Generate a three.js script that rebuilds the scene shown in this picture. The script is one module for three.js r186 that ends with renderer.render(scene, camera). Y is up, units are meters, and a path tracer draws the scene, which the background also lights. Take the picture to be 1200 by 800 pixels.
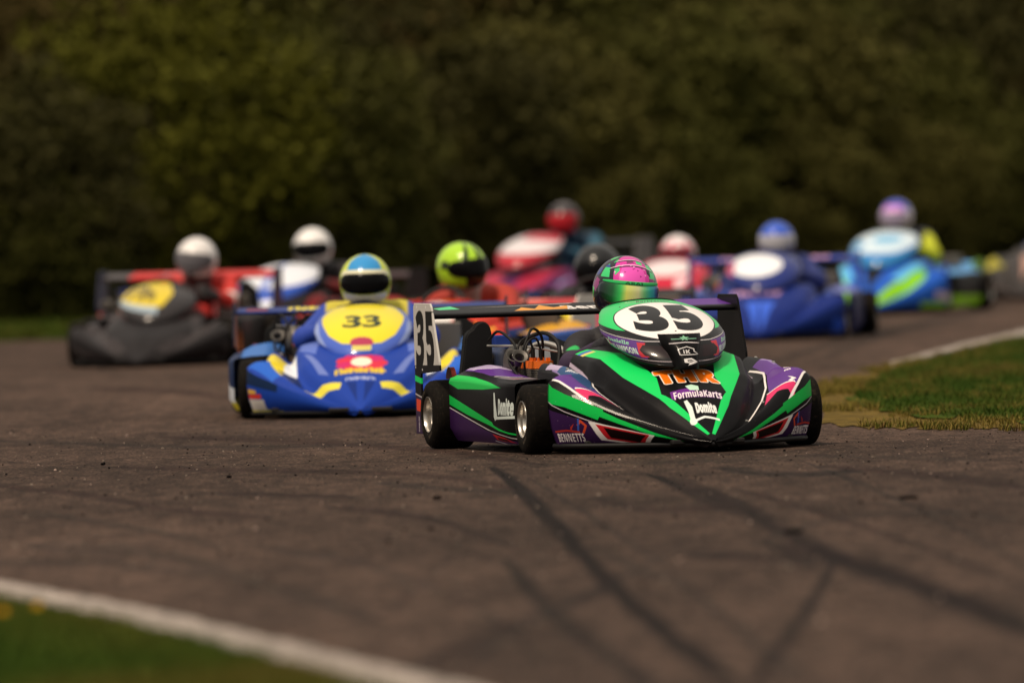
import * as THREE from 'three';
import { MarchingCubes } from 'three/addons/objects/MarchingCubes.js';
import { mergeGeometries, mergeVertices } from 'three/addons/utils/BufferGeometryUtils.js';
import { RoundedBoxGeometry } from 'three/addons/geometries/RoundedBoxGeometry.js';

// ------------------------------------------------------------------ camera, sky, sun, exposure
const scene = new THREE.Scene();
const F = 11600, CAM_H = 1.12, HORIZON = 205, ROLL = 1.6;          // photograph pixels (1200 x 800)
const camera = new THREE.PerspectiveCamera(2 * Math.atan(400 / F) * 180 / Math.PI, 1.5, 0.5, 900);
camera.position.set(0, CAM_H, 0);
camera.rotation.order = 'YXZ';
camera.rotation.set(-Math.atan((400 - HORIZON) / F), 0, -ROLL * Math.PI / 180);
camera.updateMatrixWorld(true);
camera.focus = 40.2; camera.userData.fStop = 2.9;

const SUN = new THREE.Vector3(-0.3, 0.84, 0.4).normalize();
{ // overcast sky: bright veil, a broad brighter area where the sun stands behind it
  const W = 256, H = 128, d = new Float32Array(W * H * 4);
  for (let j = 0; j < H; j++) for (let i = 0; i < W; i++) {
    const el = ((j + 0.5) / H - 0.5) * Math.PI, az = ((i + 0.5) / W - 0.5) * 2 * Math.PI;
    const v = new THREE.Vector3(Math.cos(el) * Math.cos(az), Math.sin(el), Math.cos(el) * Math.sin(az));
    const up = Math.max(0, v.y), s = Math.max(0, v.dot(SUN));
    let b = v.y < 0 ? 0.17 : 0.30 + 0.28 * up + 0.45 * Math.pow(s, 5);
    b *= 1 + 0.10 * Math.sin(az * 3 + el * 7) * Math.cos(el * 5 - az * 2) * Math.cos(el);
    d.set([b * 1.07, b * 1.0, b * 0.9, 1], (j * W + i) * 4);
  }
  const t = new THREE.DataTexture(d, W, H, THREE.RGBAFormat, THREE.FloatType);
  t.mapping = THREE.EquirectangularReflectionMapping; t.magFilter = THREE.LinearFilter; t.needsUpdate = true;
  scene.background = t; scene.environment = t;
}
const sun = new THREE.DirectionalLight(0xffe9cf, 2.5);
sun.position.copy(SUN).multiplyScalar(120).add(new THREE.Vector3(0, 0, -55)); sun.target.position.set(0, 0, -55);
sun.castShadow = true; sun.shadow.radius = 15; sun.shadow.mapSize.set(2048, 2048);
Object.assign(sun.shadow.camera, { left: -40, right: 40, top: 60, bottom: -60, near: 1, far: 300 });
scene.add(sun, sun.target);

const renderer = new THREE.WebGLRenderer({ antialias: true });
renderer.toneMapping = THREE.LinearToneMapping;
renderer.toneMappingExposure = 1.12;
renderer.shadowMap.enabled = true;

// ------------------------------------------------------------------ helpers
let seed = 7;
const rnd = () => { seed = (seed * 1664525 + 1013904223) >>> 0; return seed / 4294967296; };
const rr = (a, b) => a + (b - a) * rnd();
const lerp = (a, b, t) => a + (b - a) * t;
const clamp = (x, a = 0, b = 1) => Math.min(b, Math.max(a, x));
const smooth = (a, b, x) => { const t = clamp((x - a) / (b - a)); return t * t * (3 - 2 * t); };
const V = (x, y, z) => new THREE.Vector3(x, y, z);
const used = {};
const numbered = (n) => { const k = used[n] = (used[n] ?? -1) + 1; return k ? `${n}_${String(k).padStart(3, '0')}` : n; };
function interp(xs, ys) { // piecewise-linear table, smoothed a little by cubic blending
  return (x) => {
    if (x <= xs[0]) return ys[0];
    for (let i = 1; i < xs.length; i++) if (x <= xs[i]) return lerp(ys[i - 1], ys[i], (x - xs[i - 1]) / (xs[i] - xs[i - 1]));
    return ys[ys.length - 1];
  };
}
/** the ground point (y = 0) under a pixel of the photograph */
function ground(px, py, y = 0) {
  const dir = V((px - 600) / F, (400 - py) / F, -1).applyQuaternion(camera.quaternion);
  const t = (y - CAM_H) / dir.y;
  return V(dir.x * t, y, dir.z * t);
}
function mesh(name, geo, mat, parent) {
  const m = new THREE.Mesh(geo, mat); m.name = name; m.castShadow = m.receiveShadow = true;
  if (parent) parent.add(m); return m;
}
function top(o, label, category, group, kind) {
  o.name = numbered(o.name); scene.add(o);
  if (label) o.userData.label = label;
  if (category) o.userData.category = category;
  if (group) o.userData.group = group;
  if (kind) o.userData.kind = kind;
  return o;
}
const group = (name, parent) => { const g = new THREE.Group(); g.name = name; if (parent) parent.add(g); return g; };
/** surface through rows of points; uvOf(i, j, p) gives texture coordinates */
function loft(rows, uvOf, flip = false) {
  const n = rows[0].length, pos = [], uv = [], idx = [];
  rows.forEach((r, i) => r.forEach((p, j) => { pos.push(p.x, p.y, p.z); const t = uvOf ? uvOf(i, j, p) : [j / (n - 1), i / (rows.length - 1)]; uv.push(t[0], t[1]); }));
  for (let i = 0; i < rows.length - 1; i++) for (let j = 0; j < n - 1; j++) {
    const a = i * n + j, b = a + 1, c = a + n, d = c + 1;
    flip ? idx.push(a, b, c, b, d, c) : idx.push(a, c, b, b, c, d);
  }
  const g = new THREE.BufferGeometry();
  g.setAttribute('position', new THREE.Float32BufferAttribute(pos, 3));
  g.setAttribute('uv', new THREE.Float32BufferAttribute(uv, 2));
  g.setIndex(idx); g.computeVertexNormals(); return g;
}
function tube(points, r, seg = 24, rad = 8) { return new THREE.TubeGeometry(new THREE.CatmullRomCurve3(points.map((p) => V(...p))), seg, r, rad, false); }
function box(w, h, d, x, y, z, r = 0.006) { const g = new RoundedBoxGeometry(w, h, d, 2, Math.min(r, w / 2.1, h / 2.1, d / 2.1)); g.translate(x, y, z); return g; }
const merge = (...g) => mergeGeometries(g.map((x) => { const y = x.index ? x.toNonIndexed() : x; for (const k of Object.keys(y.attributes)) if (!['position', 'normal', 'uv'].includes(k)) y.deleteAttribute(k); return y; }));
function canvas(w, h, draw) {
  const c = document.createElement('canvas'); c.width = w; c.height = h;
  const g = c.getContext('2d'); draw(g, w, h);
  const t = new THREE.CanvasTexture(c); t.colorSpace = THREE.SRGBColorSpace; t.anisotropy = 8; return t;
}
const poly = (g, pts, fill) => { g.beginPath(); pts.forEach((p, i) => i ? g.lineTo(p[0], p[1]) : g.moveTo(p[0], p[1])); g.closePath(); g.fillStyle = fill; g.fill(); };
const stroke = (g, pts, col, w) => { g.beginPath(); pts.forEach((p, i) => i ? g.lineTo(p[0], p[1]) : g.moveTo(p[0], p[1])); g.strokeStyle = col; g.lineWidth = w; g.lineJoin = 'round'; g.stroke(); };
const oval = (g, x, y, rx, ry, fill, rot = 0) => { g.beginPath(); g.ellipse(x, y, rx, ry, rot, 0, 7); g.fillStyle = fill; g.fill(); };
function word(g, s, x, y, w, h, fill, o = {}) { // a word stretched into the box w x h about x, y
  g.save(); g.translate(x, y); g.rotate(o.rot ?? 0); g.font = `${o.italic ? 'italic ' : ''}bold 100px ${o.font ?? 'sans-serif'}`;
  g.textAlign = 'center'; g.textBaseline = 'alphabetic';
  const m = g.measureText(s).width; g.scale(w / m, h / 73); if (o.skew) g.transform(1, 0, o.skew, 1, 0, 0);
  if (o.line) { g.strokeStyle = o.line; g.lineWidth = o.lineWidth ?? 14; g.lineJoin = 'round'; g.strokeText(s, 0, 36); }
  g.fillStyle = fill; g.fillText(s, 0, 36); if (o.heavy) { g.strokeStyle = fill; g.lineWidth = o.heavy; g.strokeText(s, 0, 36); } g.restore();
}
function scribble(g, x, y, w, h, col, n = 8) { // lettering too blurred in the photograph to be read
  g.save(); g.strokeStyle = col; g.lineWidth = h * 0.28;
  for (let i = 0; i < n; i++) { const a = x + (i + 0.1) * w / n, b = w / n * 0.7; g.beginPath(); g.moveTo(a, y + h); g.lineTo(a, y); g.lineTo(a + b, y + (i % 2 ? h * 0.5 : 0)); if (i % 3) g.lineTo(a + b, y + h); g.stroke(); }
  g.restore();
}
const std = (c, r = 0.5, m = 0, o = {}) => new THREE.MeshPhysicalMaterial({ color: c, roughness: r, metalness: m, specularIntensity: r > 0.7 ? 0.12 : 0.6, ...o });
const gloss = (o) => new THREE.MeshPhysicalMaterial({ roughness: 0.42, specularIntensity: 0.16, clearcoat: 0.07, clearcoatRoughness: 0.03, side: THREE.DoubleSide, ...o });

// value noise used by the computed textures
const NOISE = new Float32Array(256 * 256).map(() => rnd());
function vnoise(x, y) {
  const xi = Math.floor(x), yi = Math.floor(y), fx = x - xi, fy = y - yi, s = (a) => a * a * (3 - 2 * a);
  const at = (i, j) => NOISE[((j & 255) << 8) | (i & 255)];
  const u = s(fx), v = s(fy);
  return lerp(lerp(at(xi, yi), at(xi + 1, yi), u), lerp(at(xi, yi + 1), at(xi + 1, yi + 1), u), v);
}

// ------------------------------------------------------------------ ground, track, verges
{
  const g = new THREE.PlaneGeometry(700, 900); g.rotateX(-Math.PI / 2); g.translate(0, -0.03, -250);
  const S = 256, d = new Uint8Array(S * S * 4);
  for (let i = 0; i < S * S; i++) { const x = i % S, y = i / S | 0, n = 0.5 * NOISE[i] + 0.5 * vnoise(x / 16, y / 16), k = 0.6 + 0.7 * n; d.set([70 * k, 74 * k, 30 * k, 255], i * 4); }
  const t = new THREE.DataTexture(d, S, S); t.wrapS = t.wrapT = THREE.RepeatWrapping; t.repeat.set(200, 260); t.colorSpace = THREE.SRGBColorSpace; t.magFilter = THREE.LinearFilter; t.needsUpdate = true;
  top(mesh('ground', g, std(0xffffff, 1, 0, { map: t })), null, null, null, 'structure');
}
// asphalt: one 12 m x 80 m colour map with its rubber marks, and a fine grain as relief
const TX0 = -6, TX1 = 6, TZ0 = -10, TZ1 = -90, TS = 2048;
const toMap = (p) => [(p.x - TX0) / (TX1 - TX0) * TS, (p.z - TZ1) / (TZ0 - TZ1) * TS];
const asphaltMap = canvas(TS, TS, (g) => {
  const im = g.createImageData(TS, TS), a = im.data;
  for (let y = 0; y < TS; y++) for (let x = 0; x < TS; x++) {
    const i = (y * TS + x) * 4;
    const fine = NOISE[(x * 7 + y * 131 + ((x * y) >> 5)) & 65535], f2 = NOISE[(x * 3 + (y >> 1) * 517 + (x >> 3)) & 65535];
    const mid = vnoise(x / 9, y / 5 + 40), big = vnoise(x / 60 + 9, y / 36 + 3), huge = vnoise(x / 260 + 70, y / 120 + 33);
    let k = 0.72 + 0.36 * (fine - 0.5) + 0.26 * (f2 - 0.5) + 0.3 * (mid - 0.5) + 0.22 * (big - 0.5) + 0.24 * (huge - 0.5) + 0.2;
    if (fine > 0.988) k *= 1.35; if (f2 < 0.012) k *= 0.6;
    a[i] = 75.5 * k; a[i + 1] = 61 * k; a[i + 2] = 53 * k; a[i + 3] = 255;
  }
  g.putImageData(im, 0, 0);
  // aggregate polished by the racing line, resurfaced patch, seam and fine cracks
  g.lineCap = 'round';
  for (let i = 0; i < 900; i++) { const p = toMap(V(rr(-3, 3), 0, rr(-70, -20))), k = rnd(); g.fillStyle = k < 0.6 ? `rgba(16,12,11,${rr(0.1, 0.35)})` : `rgba(150,130,115,${rr(0.08, 0.22)})`; g.beginPath(); g.ellipse(p[0], p[1], rr(1, 7), rr(1, 4), 0, 0, 7); g.fill(); }
  for (let i = 0; i < 26; i++) { let x = rr(-3.5, 3.5), z = rr(-62, -22); g.beginPath(); g.moveTo(...toMap(V(x, 0, z))); for (let k = 0; k < 14; k++) { x += rr(-0.16, 0.2); z += rr(-0.5, 0.5); g.lineTo(...toMap(V(x, 0, z))); } g.strokeStyle = `rgba(20,15,13,${rr(0.2, 0.5)})`; g.lineWidth = rr(0.8, 1.8); g.stroke(); }
  // rubber laid by tyres; polylines are photograph pixels brought down to the ground
  const mark = (pts, h, alpha) => {
    const c = new THREE.CatmullRomCurve3(pts.map((p) => V(p[0], p[1], 0))), n = 60;
    for (let k = 0; k < 5; k++) {
      const q = h * (1 - k * 0.19), up = [], dn = [];
      for (let i = 0; i <= n; i++) { const p = c.getPoint(i / n), jit = 1 + 0.35 * (vnoise(i * 0.7, k * 3 + pts[0][0]) - 0.5), tp = Math.min(1, i / 6, (n - i) / 6); up.push(toMap(ground(p.x, p.y - q * jit * tp))); dn.push(toMap(ground(p.x, p.y + q * jit * tp))); }
      poly(g, [...up, ...dn.reverse()], `rgba(24,19,17,${Math.min(0.5, alpha * 0.2)})`);
    }
    for (let k = 0; k < 11; k++) { // streaks inside the mark, breaking up over the stone
      const o = (k / 5 - 1) * h * 0.95; let last = null;
      for (let i = 0; i <= 150; i++) { const p = c.getPoint(i / 150), q = toMap(ground(p.x, p.y + o * Math.min(1, i / 15, (150 - i) / 15))); const v = vnoise(i * 0.22 + k * 9, k * 4.3 + pts[0][1]); if (last && v > 0.34) stroke(g, [last, q], `rgba(22,17,15,${Math.min(0.8, alpha * (0.15 + 0.75 * (v - 0.34)) * (1.15 - Math.abs(o) / h * 0.7))})`, 1.2 + h * 0.22 * v); last = q; }
    }
  };
  mark([[585, 553], [620, 585], [660, 625], [700, 668], [745, 712], [800, 756], [870, 805]], 13, 0.85);
  mark([[575, 548], [605, 566], [640, 604]], 5, 0.6);
  mark([[760, 556], [850, 588], [920, 622], [1000, 663], [1060, 682], [1150, 716], [1240, 755]], 12, 0.75);
  mark([[900, 640], [960, 650], [1040, 668], [1120, 700], [1210, 728]], 10, 0.4);
  mark([[980, 655], [955, 700], [925, 742], [880, 806]], 12, 0.35);
  mark([[480, 785], [560, 752], [640, 718], [720, 688]], 7, 0.32);
  mark([[590, 655], [650, 720], [710, 765], [770, 808]], 14, 0.3);
  mark([[840, 549], [920, 556], [1010, 552]], 4, 0.5);
  mark([[960, 546], [1080, 556], [1210, 572]], 5, 0.36);
  mark([[690, 583], [760, 597], [870, 592]], 5, 0.32);
  mark([[800, 648], [850, 652], [920, 655], [960, 662]], 5, 0.4);
  mark([[-20, 516], [110, 520], [260, 524], [480, 519]], 3, 0.28);
  mark([[120, 547], [240, 550], [380, 553], [500, 557], [640, 578]], 3.5, 0.32);
  mark([[250, 578], [330, 580], [420, 583]], 3, 0.4);
  mark([[440, 566], [520, 572], [620, 578]], 3.5, 0.28);
  mark([[380, 594], [450, 600], [520, 612], [600, 640]], 4, 0.4);
  mark([[-20, 568], [100, 580], [200, 597], [320, 606]], 4, 0.32);
  mark([[30, 640], [180, 650], [330, 690], [450, 730]], 9, 0.2);
  mark([[-30, 660], [120, 660], [260, 676]], 5, 0.2);
  mark([[180, 512], [320, 516], [500, 527], [640, 545]], 4, 0.35);
  mark([[20, 600], [120, 612], [260, 640]], 4, 0.2);
  mark([[640, 540], [800, 541], [960, 535], [1200, 540]], 3, 0.2);
  mark([[520, 800], [600, 742], [700, 690], [800, 640]], 4, 0.22); mark([[690, 640], [800, 690], [900, 760], [960, 806]], 5, 0.2); mark([[860, 572], [960, 600], [1080, 640], [1210, 690]], 4, 0.35); mark([[620, 560], [700, 610], [800, 680], [930, 800]], 3, 0.25); mark([[1210, 610], [1080, 600], [960, 612], [880, 640]], 3, 0.22);
  mark([[560, 600], [520, 660], [420, 740]], 4, 0.16); mark([[940, 540], [1040, 580], [1180, 650], [1260, 700]], 3, 0.3); mark([[300, 640], [420, 660], [560, 712], [640, 780]], 6, 0.16);
  mark([[100, 455], [240, 462], [420, 492]], 4, 0.35);
  mark([[960, 420], [1060, 385], [1180, 362]], 5, 0.3);
  mark([[890, 430], [1000, 396], [1120, 372]], 4, 0.3);
});
asphaltMap.wrapS = asphaltMap.wrapT = THREE.RepeatWrapping;
const grainMap = (() => {
  const S = 512, d = new Uint8Array(S * S * 4);
  for (let i = 0; i < S * S; i++) { const x = i % S, y = i / S | 0; const v = 255 * (0.55 * NOISE[(x * 5 + y * 311) & 65535] + 0.45 * vnoise(x / 3, y / 3)); d.set([v, v, v, 255], i * 4); }
  const t = new THREE.DataTexture(d, S, S); t.wrapS = t.wrapT = THREE.RepeatWrapping; t.magFilter = THREE.LinearFilter; t.needsUpdate = true; return t;
})();
{
  const g = new THREE.PlaneGeometry(140, 200, 1, 1); g.rotateX(-Math.PI / 2); g.translate(0, 0, -60);
  const p = g.attributes.position, uv = g.attributes.uv;
  for (let i = 0; i < p.count; i++) uv.setXY(i, (p.getX(i) - TX0) / (TX1 - TX0), 1 - (p.getZ(i) - TZ1) / (TZ0 - TZ1));
  const grain = grainMap.clone(); grain.repeat.set(12 / 1.1, 80 / 1.1); grain.needsUpdate = true;
  top(mesh('race_track', g, std(0xffffff, 0.82, 0, { map: asphaltMap, bumpMap: grain, bumpScale: 0.003 })), null, null, null, 'structure');
}
/** flat sheet on the ground inside a closed outline of photograph pixels */
function sheet(name, pts, y, mat, kind = 'structure') {
  const w = pts.map((p) => p.isVector3 ? p : ground(p[0], p[1]));
  const s = new THREE.Shape(w.map((p) => new THREE.Vector2(p.x, -p.z)));
  const g = new THREE.ShapeGeometry(s, 24); g.rotateX(-Math.PI / 2); g.translate(0, y, 0);
  return top(mesh(name, g, mat), null, null, null, kind);
}
const curvePts = (pts, n) => new THREE.CatmullRomCurve3(pts.map((p) => p.isVector3 ? p : ground(p[0], p[1]))).getPoints(n);
function ribbon(name, a, b, y, mat, n = 60) { // strip between two edges
  const A = curvePts(a, n), B = curvePts(b, n);
  for (let i = 0; i <= n; i++) { const w = (vnoise(i * 1.7, 5) - 0.5) * 0.03; A[i].x += w; B[i].x += (vnoise(i * 2.3, 55) - 0.5) * 0.03; }
  const rows = A.map((p, i) => [0, 0.25, 0.5, 0.75, 1].map((t) => { const q = p.clone().lerp(B[i], t); q.y = y; return q; }));
  return top(mesh(name, loft(rows, (i, j, p) => [p.x, p.z], true), mat), null, null, null, 'structure');
}
const paintMap = (() => {
  const S = 512, d = new Uint8Array(S * S * 4);
  for (let i = 0; i < S * S; i++) { const x = i % S, y = i / S | 0; let k = 0.68 + 0.34 * vnoise(x / 20, y / 34) + 0.16 * (NOISE[(i * 13) & 65535] - 0.5) - 0.38 * smooth(0.58, 0.8, vnoise(x / 7 + 20, y / 11)); d.set([186 * k, 174 * k, 164 * k, 255], i * 4); }
  const t = new THREE.DataTexture(d, S, S); t.wrapS = t.wrapT = THREE.RepeatWrapping; t.colorSpace = THREE.SRGBColorSpace; t.magFilter = THREE.LinearFilter; t.needsUpdate = true; return t;
})();
const paint = std(0xffffff, 0.8, 0, { map: paintMap, side: THREE.DoubleSide });
const edgeIn = [[-260, 652], [-120, 668], [0, 682], [130, 706], [260, 735], [400, 768], [530, 800], [640, 828], [800, 870]];
const edgeOut = [[-260, 668], [-120, 685], [0, 701], [130, 726], [255, 757], [380, 789], [480, 817], [590, 848], [760, 895]];
ribbon('white_line', edgeIn, edgeOut, 0.004, paint);
ribbon('white_line', [[1046, 424], [1110, 407], [1180, 391], [1260, 373], [1500, 338]], [[1040, 433], [1110, 415], [1184, 399], [1268, 381], [1520, 344]], 0.004, paint);

const soil = (c1, c2, s) => {
  const S = 256, d = new Uint8Array(S * S * 4);
  for (let i = 0; i < S * S; i++) { const x = i % S, y = i / S | 0, n = 0.35 * NOISE[(i * 7 + s) & 65535] + 0.65 * vnoise(x / 14 + s, y / 14), t = smooth(0.25, 0.75, n); d.set([0, 1, 2].map((c) => lerp(c1[c], c2[c], t)).concat(255), i * 4); }
  const t = new THREE.DataTexture(d, S, S); t.wrapS = t.wrapT = THREE.RepeatWrapping; t.colorSpace = THREE.SRGBColorSpace; t.magFilter = THREE.LinearFilter; t.needsUpdate = true;
  return std(0xffffff, 1, 0, { map: t, side: THREE.DoubleSide });
};
const turfMat = soil([42, 58, 10], [66, 80, 16], 3), dirtMat = soil([74, 62, 30], [112, 92, 42], 90);
const islandPx = [[951, 474], [958, 456], [990, 442], [1044, 430], [1112, 415], [1186, 399], [1270, 381], [1560, 342], [1900, 330], [1900, 520], [1560, 512], [1300, 507], [1200, 504], [1100, 502], [1000, 502], [962, 494]];
const turfPx = [[1003, 466], [1030, 446], [1060, 432], [1114, 418], [1186, 401], [1270, 384], [1560, 345], [1900, 332], [1900, 512], [1560, 505], [1300, 499], [1200, 496], [1120, 492], [1065, 488], [1020, 480]];
const ragged = (pts, amp, f) => { // uneven edge, in pixels of the photograph
  const out = []; pts.forEach((p, i) => { const q = pts[(i + 1) % pts.length], n = Math.max(1, Math.round(Math.hypot(q[0] - p[0], q[1] - p[1]) / 5)); for (let k = 0; k < Math.min(n, 60); k++) { const t = k / Math.min(n, 60), x = lerp(p[0], q[0], t), y = lerp(p[1], q[1], t); out.push([x + (vnoise(x * f, y * f + 7) - 0.5) * amp * 4, y + (vnoise(x * f + 31, y * f) - 0.5) * amp]); } }); return out;
};
sheet('dirt_verge', ragged(islandPx, 7, 0.16), 0.004, dirtMat);
sheet('grass_verge', ragged(turfPx, 9, 0.12), 0.012, turfMat);
const nearTurf = [...edgeOut.map((p) => [p[0] - 6, p[1] + 5]), [760, 1400], [-700, 1400], [-500, 690]];
sheet('grass_verge', nearTurf, 0.012, turfMat);
const farTurf = [V(-40, 0, -72.5), V(-9, 0, -72.4), V(-4.2, 0, -72), V(-3.0, 0, -73.5), V(-1.5, 0, -78), V(1.5, 0, -84), V(5, 0, -89), V(12, 0, -96), V(60, 0, -105), V(60, 0, -150), V(-40, 0, -150)];
sheet('grass_verge', farTurf, 0.006, turfMat);

// grass blades: uncountable, one instanced object for each verge
function inside(poly2, x, z) { let c = false; for (let i = 0, j = poly2.length - 1; i < poly2.length; j = i++) { const a = poly2[i], b = poly2[j]; if ((a.z > z) !== (b.z > z) && x < (b.x - a.x) * (z - a.z) / (b.z - a.z) + a.x) c = !c; } return c; }
const bladeGeo = (() => {
  const g = new THREE.BufferGeometry(), p = [], n = 3;
  for (let k = 0; k < 5; k++) {
    const a = k * 1.26 + 0.3, lean = 0.35 + 0.25 * (k % 3), h = 0.7 + 0.14 * k % 0.4, cx = Math.cos(a), cz = Math.sin(a), w = 0.06;
    const at = (t, s) => [cx * (0.12 + lean * t * t) - cz * w * s * (1 - t), h * t, cz * (0.12 + lean * t * t) + cx * w * s * (1 - t)];
    const q = [[0, -1], [0, 1], [0.5, -1], [0.5, 1], [1, 0]].map(([t, s]) => at(t, s));
    for (const tri of [[0, 1, 2], [1, 3, 2], [2, 3, 4]]) tri.forEach((i) => p.push(...q[i]));
  }
  g.setAttribute('position', new THREE.Float32BufferAttribute(p, 3)); g.computeVertexNormals(); return g;
})();
function grass(name, outline, box4, count, h, cols, label, patchy = 0) {
  const w = outline.map((p) => p.isVector3 ? p : ground(p[0], p[1]));
  const spots = []; let guard = 0;
  while (spots.length < count && guard++ < count * 12) { const x = rr(box4[0], box4[1]), z = rr(box4[2], box4[3]); if (inside(w, x, z) && vnoise(x * 5 + 20, z * 1.3 + 9) > patchy) spots.push([x, z]); }
  const m = new THREE.InstancedMesh(bladeGeo, std(0xffffff, 0.8, 0, { side: THREE.DoubleSide }), spots.length);
  const q = new THREE.Object3D(), c = new THREE.Color();
  spots.forEach(([x, z], i) => {
    q.position.set(x, 0.004, z); q.rotation.set(0, rr(0, 6.3), 0); const s = h * rr(0.6, 1.35); q.scale.set(s * 1.3, s, s * 1.3); q.updateMatrix(); m.setMatrixAt(i, q.matrix);
    const k = vnoise(x * 2.2 + 50, z * 1.1 + 80), pick = cols[Math.min(cols.length - 1, Math.floor(clamp(k * 1.3 - 0.15 + rr(-0.2, 0.2)) * cols.length))];
    c.setRGB(...pick).multiplyScalar(rr(0.75, 1.25)); m.setColorAt(i, c);
  });
  m.name = name; m.castShadow = m.receiveShadow = true;
  return top(m, label, 'grass', null, 'stuff');
}
const GREEN = [[0.028, 0.056, 0.005], [0.036, 0.062, 0.006], [0.055, 0.068, 0.008], [0.08, 0.07, 0.012]];
const STRAW = [[0.13, 0.105, 0.02], [0.17, 0.125, 0.03], [0.075, 0.078, 0.012], [0.12, 0.075, 0.025]];
grass('grass', nearTurf, [-3.2, 0.6, -29, -19], 26000, 0.035, GREEN, 'short green grass growing outside the white line beside the tarmac');
grass('grass', turfPx, [1.0, 9, -72, -42], 30000, 0.04, GREEN, 'mown green grass on the verge inside the bend');
grass('grass', islandPx.map((p) => [p[0] + (p[0] < 1000 ? -6 : 0), p[1] + (p[1] > 480 ? 3 : -1)]), [0.8, 6, -62, -40], 11000, 0.036, STRAW, 'worn straw coloured grass on bare soil at the tip of the verge', 0.5);
grass('grass', farTurf, [-9, 12, -98, -72], 26000, 0.09, GREEN, 'long grass strip under the trees beyond the track');

// loose grit and rubber crumbs
{
  const g = new THREE.IcosahedronGeometry(1, 0); const m = new THREE.InstancedMesh(g, std(0xffffff, 0.9), 2600), q = new THREE.Object3D(), c = new THREE.Color();
  for (let i = 0; i < 2600; i++) {
    const p = ground(rr(-100, 1300), 505 + 300 * Math.pow(rnd(), 1.5)); const s = 0.0016 + 0.0034 * Math.pow(rnd(), 4);
    q.position.set(p.x, s * 0.5, p.z); q.rotation.set(rr(0, 6), rr(0, 6), 0); q.scale.set(s * rr(0.8, 1.8), s * rr(0.6, 1), s * rr(0.8, 1.6)); q.updateMatrix(); m.setMatrixAt(i, q.matrix);
    const k = rnd(); k < 0.55 ? c.setRGB(0.012, 0.01, 0.01) : k < 0.85 ? c.setRGB(0.2, 0.16, 0.13) : c.setRGB(0.34, 0.25, 0.21); m.setColorAt(i, c);
  }
  m.name = 'gravel'; m.castShadow = m.receiveShadow = true; top(m, 'loose grit and rubber crumbs scattered over the tarmac', 'gravel', null, 'stuff');
}
const rubberMat = std(0x14100f, 0.8);
[[1065, 585, 0.055], [930, 625, 0.06], [1142, 605, 0.025], [512, 585, 0.022], [268, 560, 0.016], [456, 637, 0.018], [505, 621, 0.014], [120, 545, 0.016]].forEach(([x, y, l], i) => {
  const pts = []; for (let k = 0; k < 5; k++) pts.push([(k / 4 - 0.5) * l, 0.004 + 0.004 * vnoise(i * 3 + k, 2), (vnoise(k * 1.3, i * 5) - 0.5) * l * 0.5]);
  const m = mesh('rubber_scrap', tube(pts, 0.0045 + 0.002 * vnoise(i, 9), 10, 6), rubberMat); m.position.copy(ground(x, y)); m.rotation.y = i;
  top(m, l > 0.04 ? 'long dark curled scrap of tyre rubber lying on the tarmac' : 'short dark crumb of tyre rubber lying on the tarmac', 'rubber scrap', l > 0.04 ? 'long rubber scraps on the track' : 'short rubber scraps on the track');
});
[[44, 736, 'small yellow dandelion close to the white line'], [4, 743, 'yellow dandelion deeper in the grass away from the white line']].forEach(([x, y, label]) => {
  const o = group('dandelion'); const p = ground(x, y); o.position.copy(p); const h = 0.05;
  mesh('stem', tube([[0, 0, 0], [0.003, h * 0.5, 0.002], [0, h, 0]], 0.0016, 6, 5), std(0x5d7a2c, 0.8), o);
  const pet = []; for (let k = 0; k < 26; k++) { const b = new THREE.BoxGeometry(0.004, 0.0015, 0.017); b.translate(0, 0, 0.0085); b.rotateX(-0.15 - 0.5 * (k % 3)); b.rotateY(k * 2.4); b.translate(0, h, 0); pet.push(b); }
  mesh('flower', merge(...pet), std(0xe0b018, 0.7), o);
  top(o, label, 'dandelion', 'dandelions in the near verge');
});

// ------------------------------------------------------------------ trees and shrubs behind the track
const barkMat = std(0x2e261c, 0.95);
function crownGeo(rx, ry, rz, cy, leaves, size, clumps) {
  const pos = new Float32Array(leaves * 18), nor = new Float32Array(leaves * 18), C = [];
  for (let k = 0; k < clumps; k++) {
    let v; do v = V(rr(-1, 1), rr(-1, 1), rr(-1, 1)); while (v.length() > 1);
    v.setLength(Math.pow(v.length(), 0.45)); C.push({ p: V(v.x * rx, cy + v.y * ry, v.z * rz), r: rr(0.18, 0.42) * Math.min(rx, ry) });
  }
  const a = V(), b = V(), n = V();
  for (let i = 0; i < leaves; i++) {
    const c = C[Math.floor(rnd() * C.length)]; let d; do d = V(rr(-1, 1), rr(-1, 1), rr(-1, 1)); while (d.length() > 1);
    const p = d.clone().multiplyScalar(c.r).setY(d.y * c.r * 0.7).add(c.p); if (p.y < 0.05) p.y = rr(0.03, 0.3);
    n.set(rr(-1, 1), rr(-0.2, 1.2), rr(-1, 1)).normalize(); a.set(rr(-1, 1), rr(-1, 1), rr(-1, 1)).cross(n).normalize(); b.crossVectors(n, a);
    const s = size * rr(0.6, 1.3), q = [[-0.5, 0], [0, -0.32], [0.5, 0.05], [0, 0.32]].map(([u, w], k) => p.clone().addScaledVector(a, u * s).addScaledVector(b, w * s).addScaledVector(n, k % 2 ? 0 : -0.12 * s));
    [0, 1, 2, 0, 2, 3].forEach((k, m) => { q[k].toArray(pos, i * 18 + m * 3); n.toArray(nor, i * 18 + m * 3); });
  }
  const g = new THREE.BufferGeometry(); g.setAttribute('position', new THREE.BufferAttribute(pos, 3)); g.setAttribute('normal', new THREE.BufferAttribute(nor, 3)); return g;
}
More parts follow.
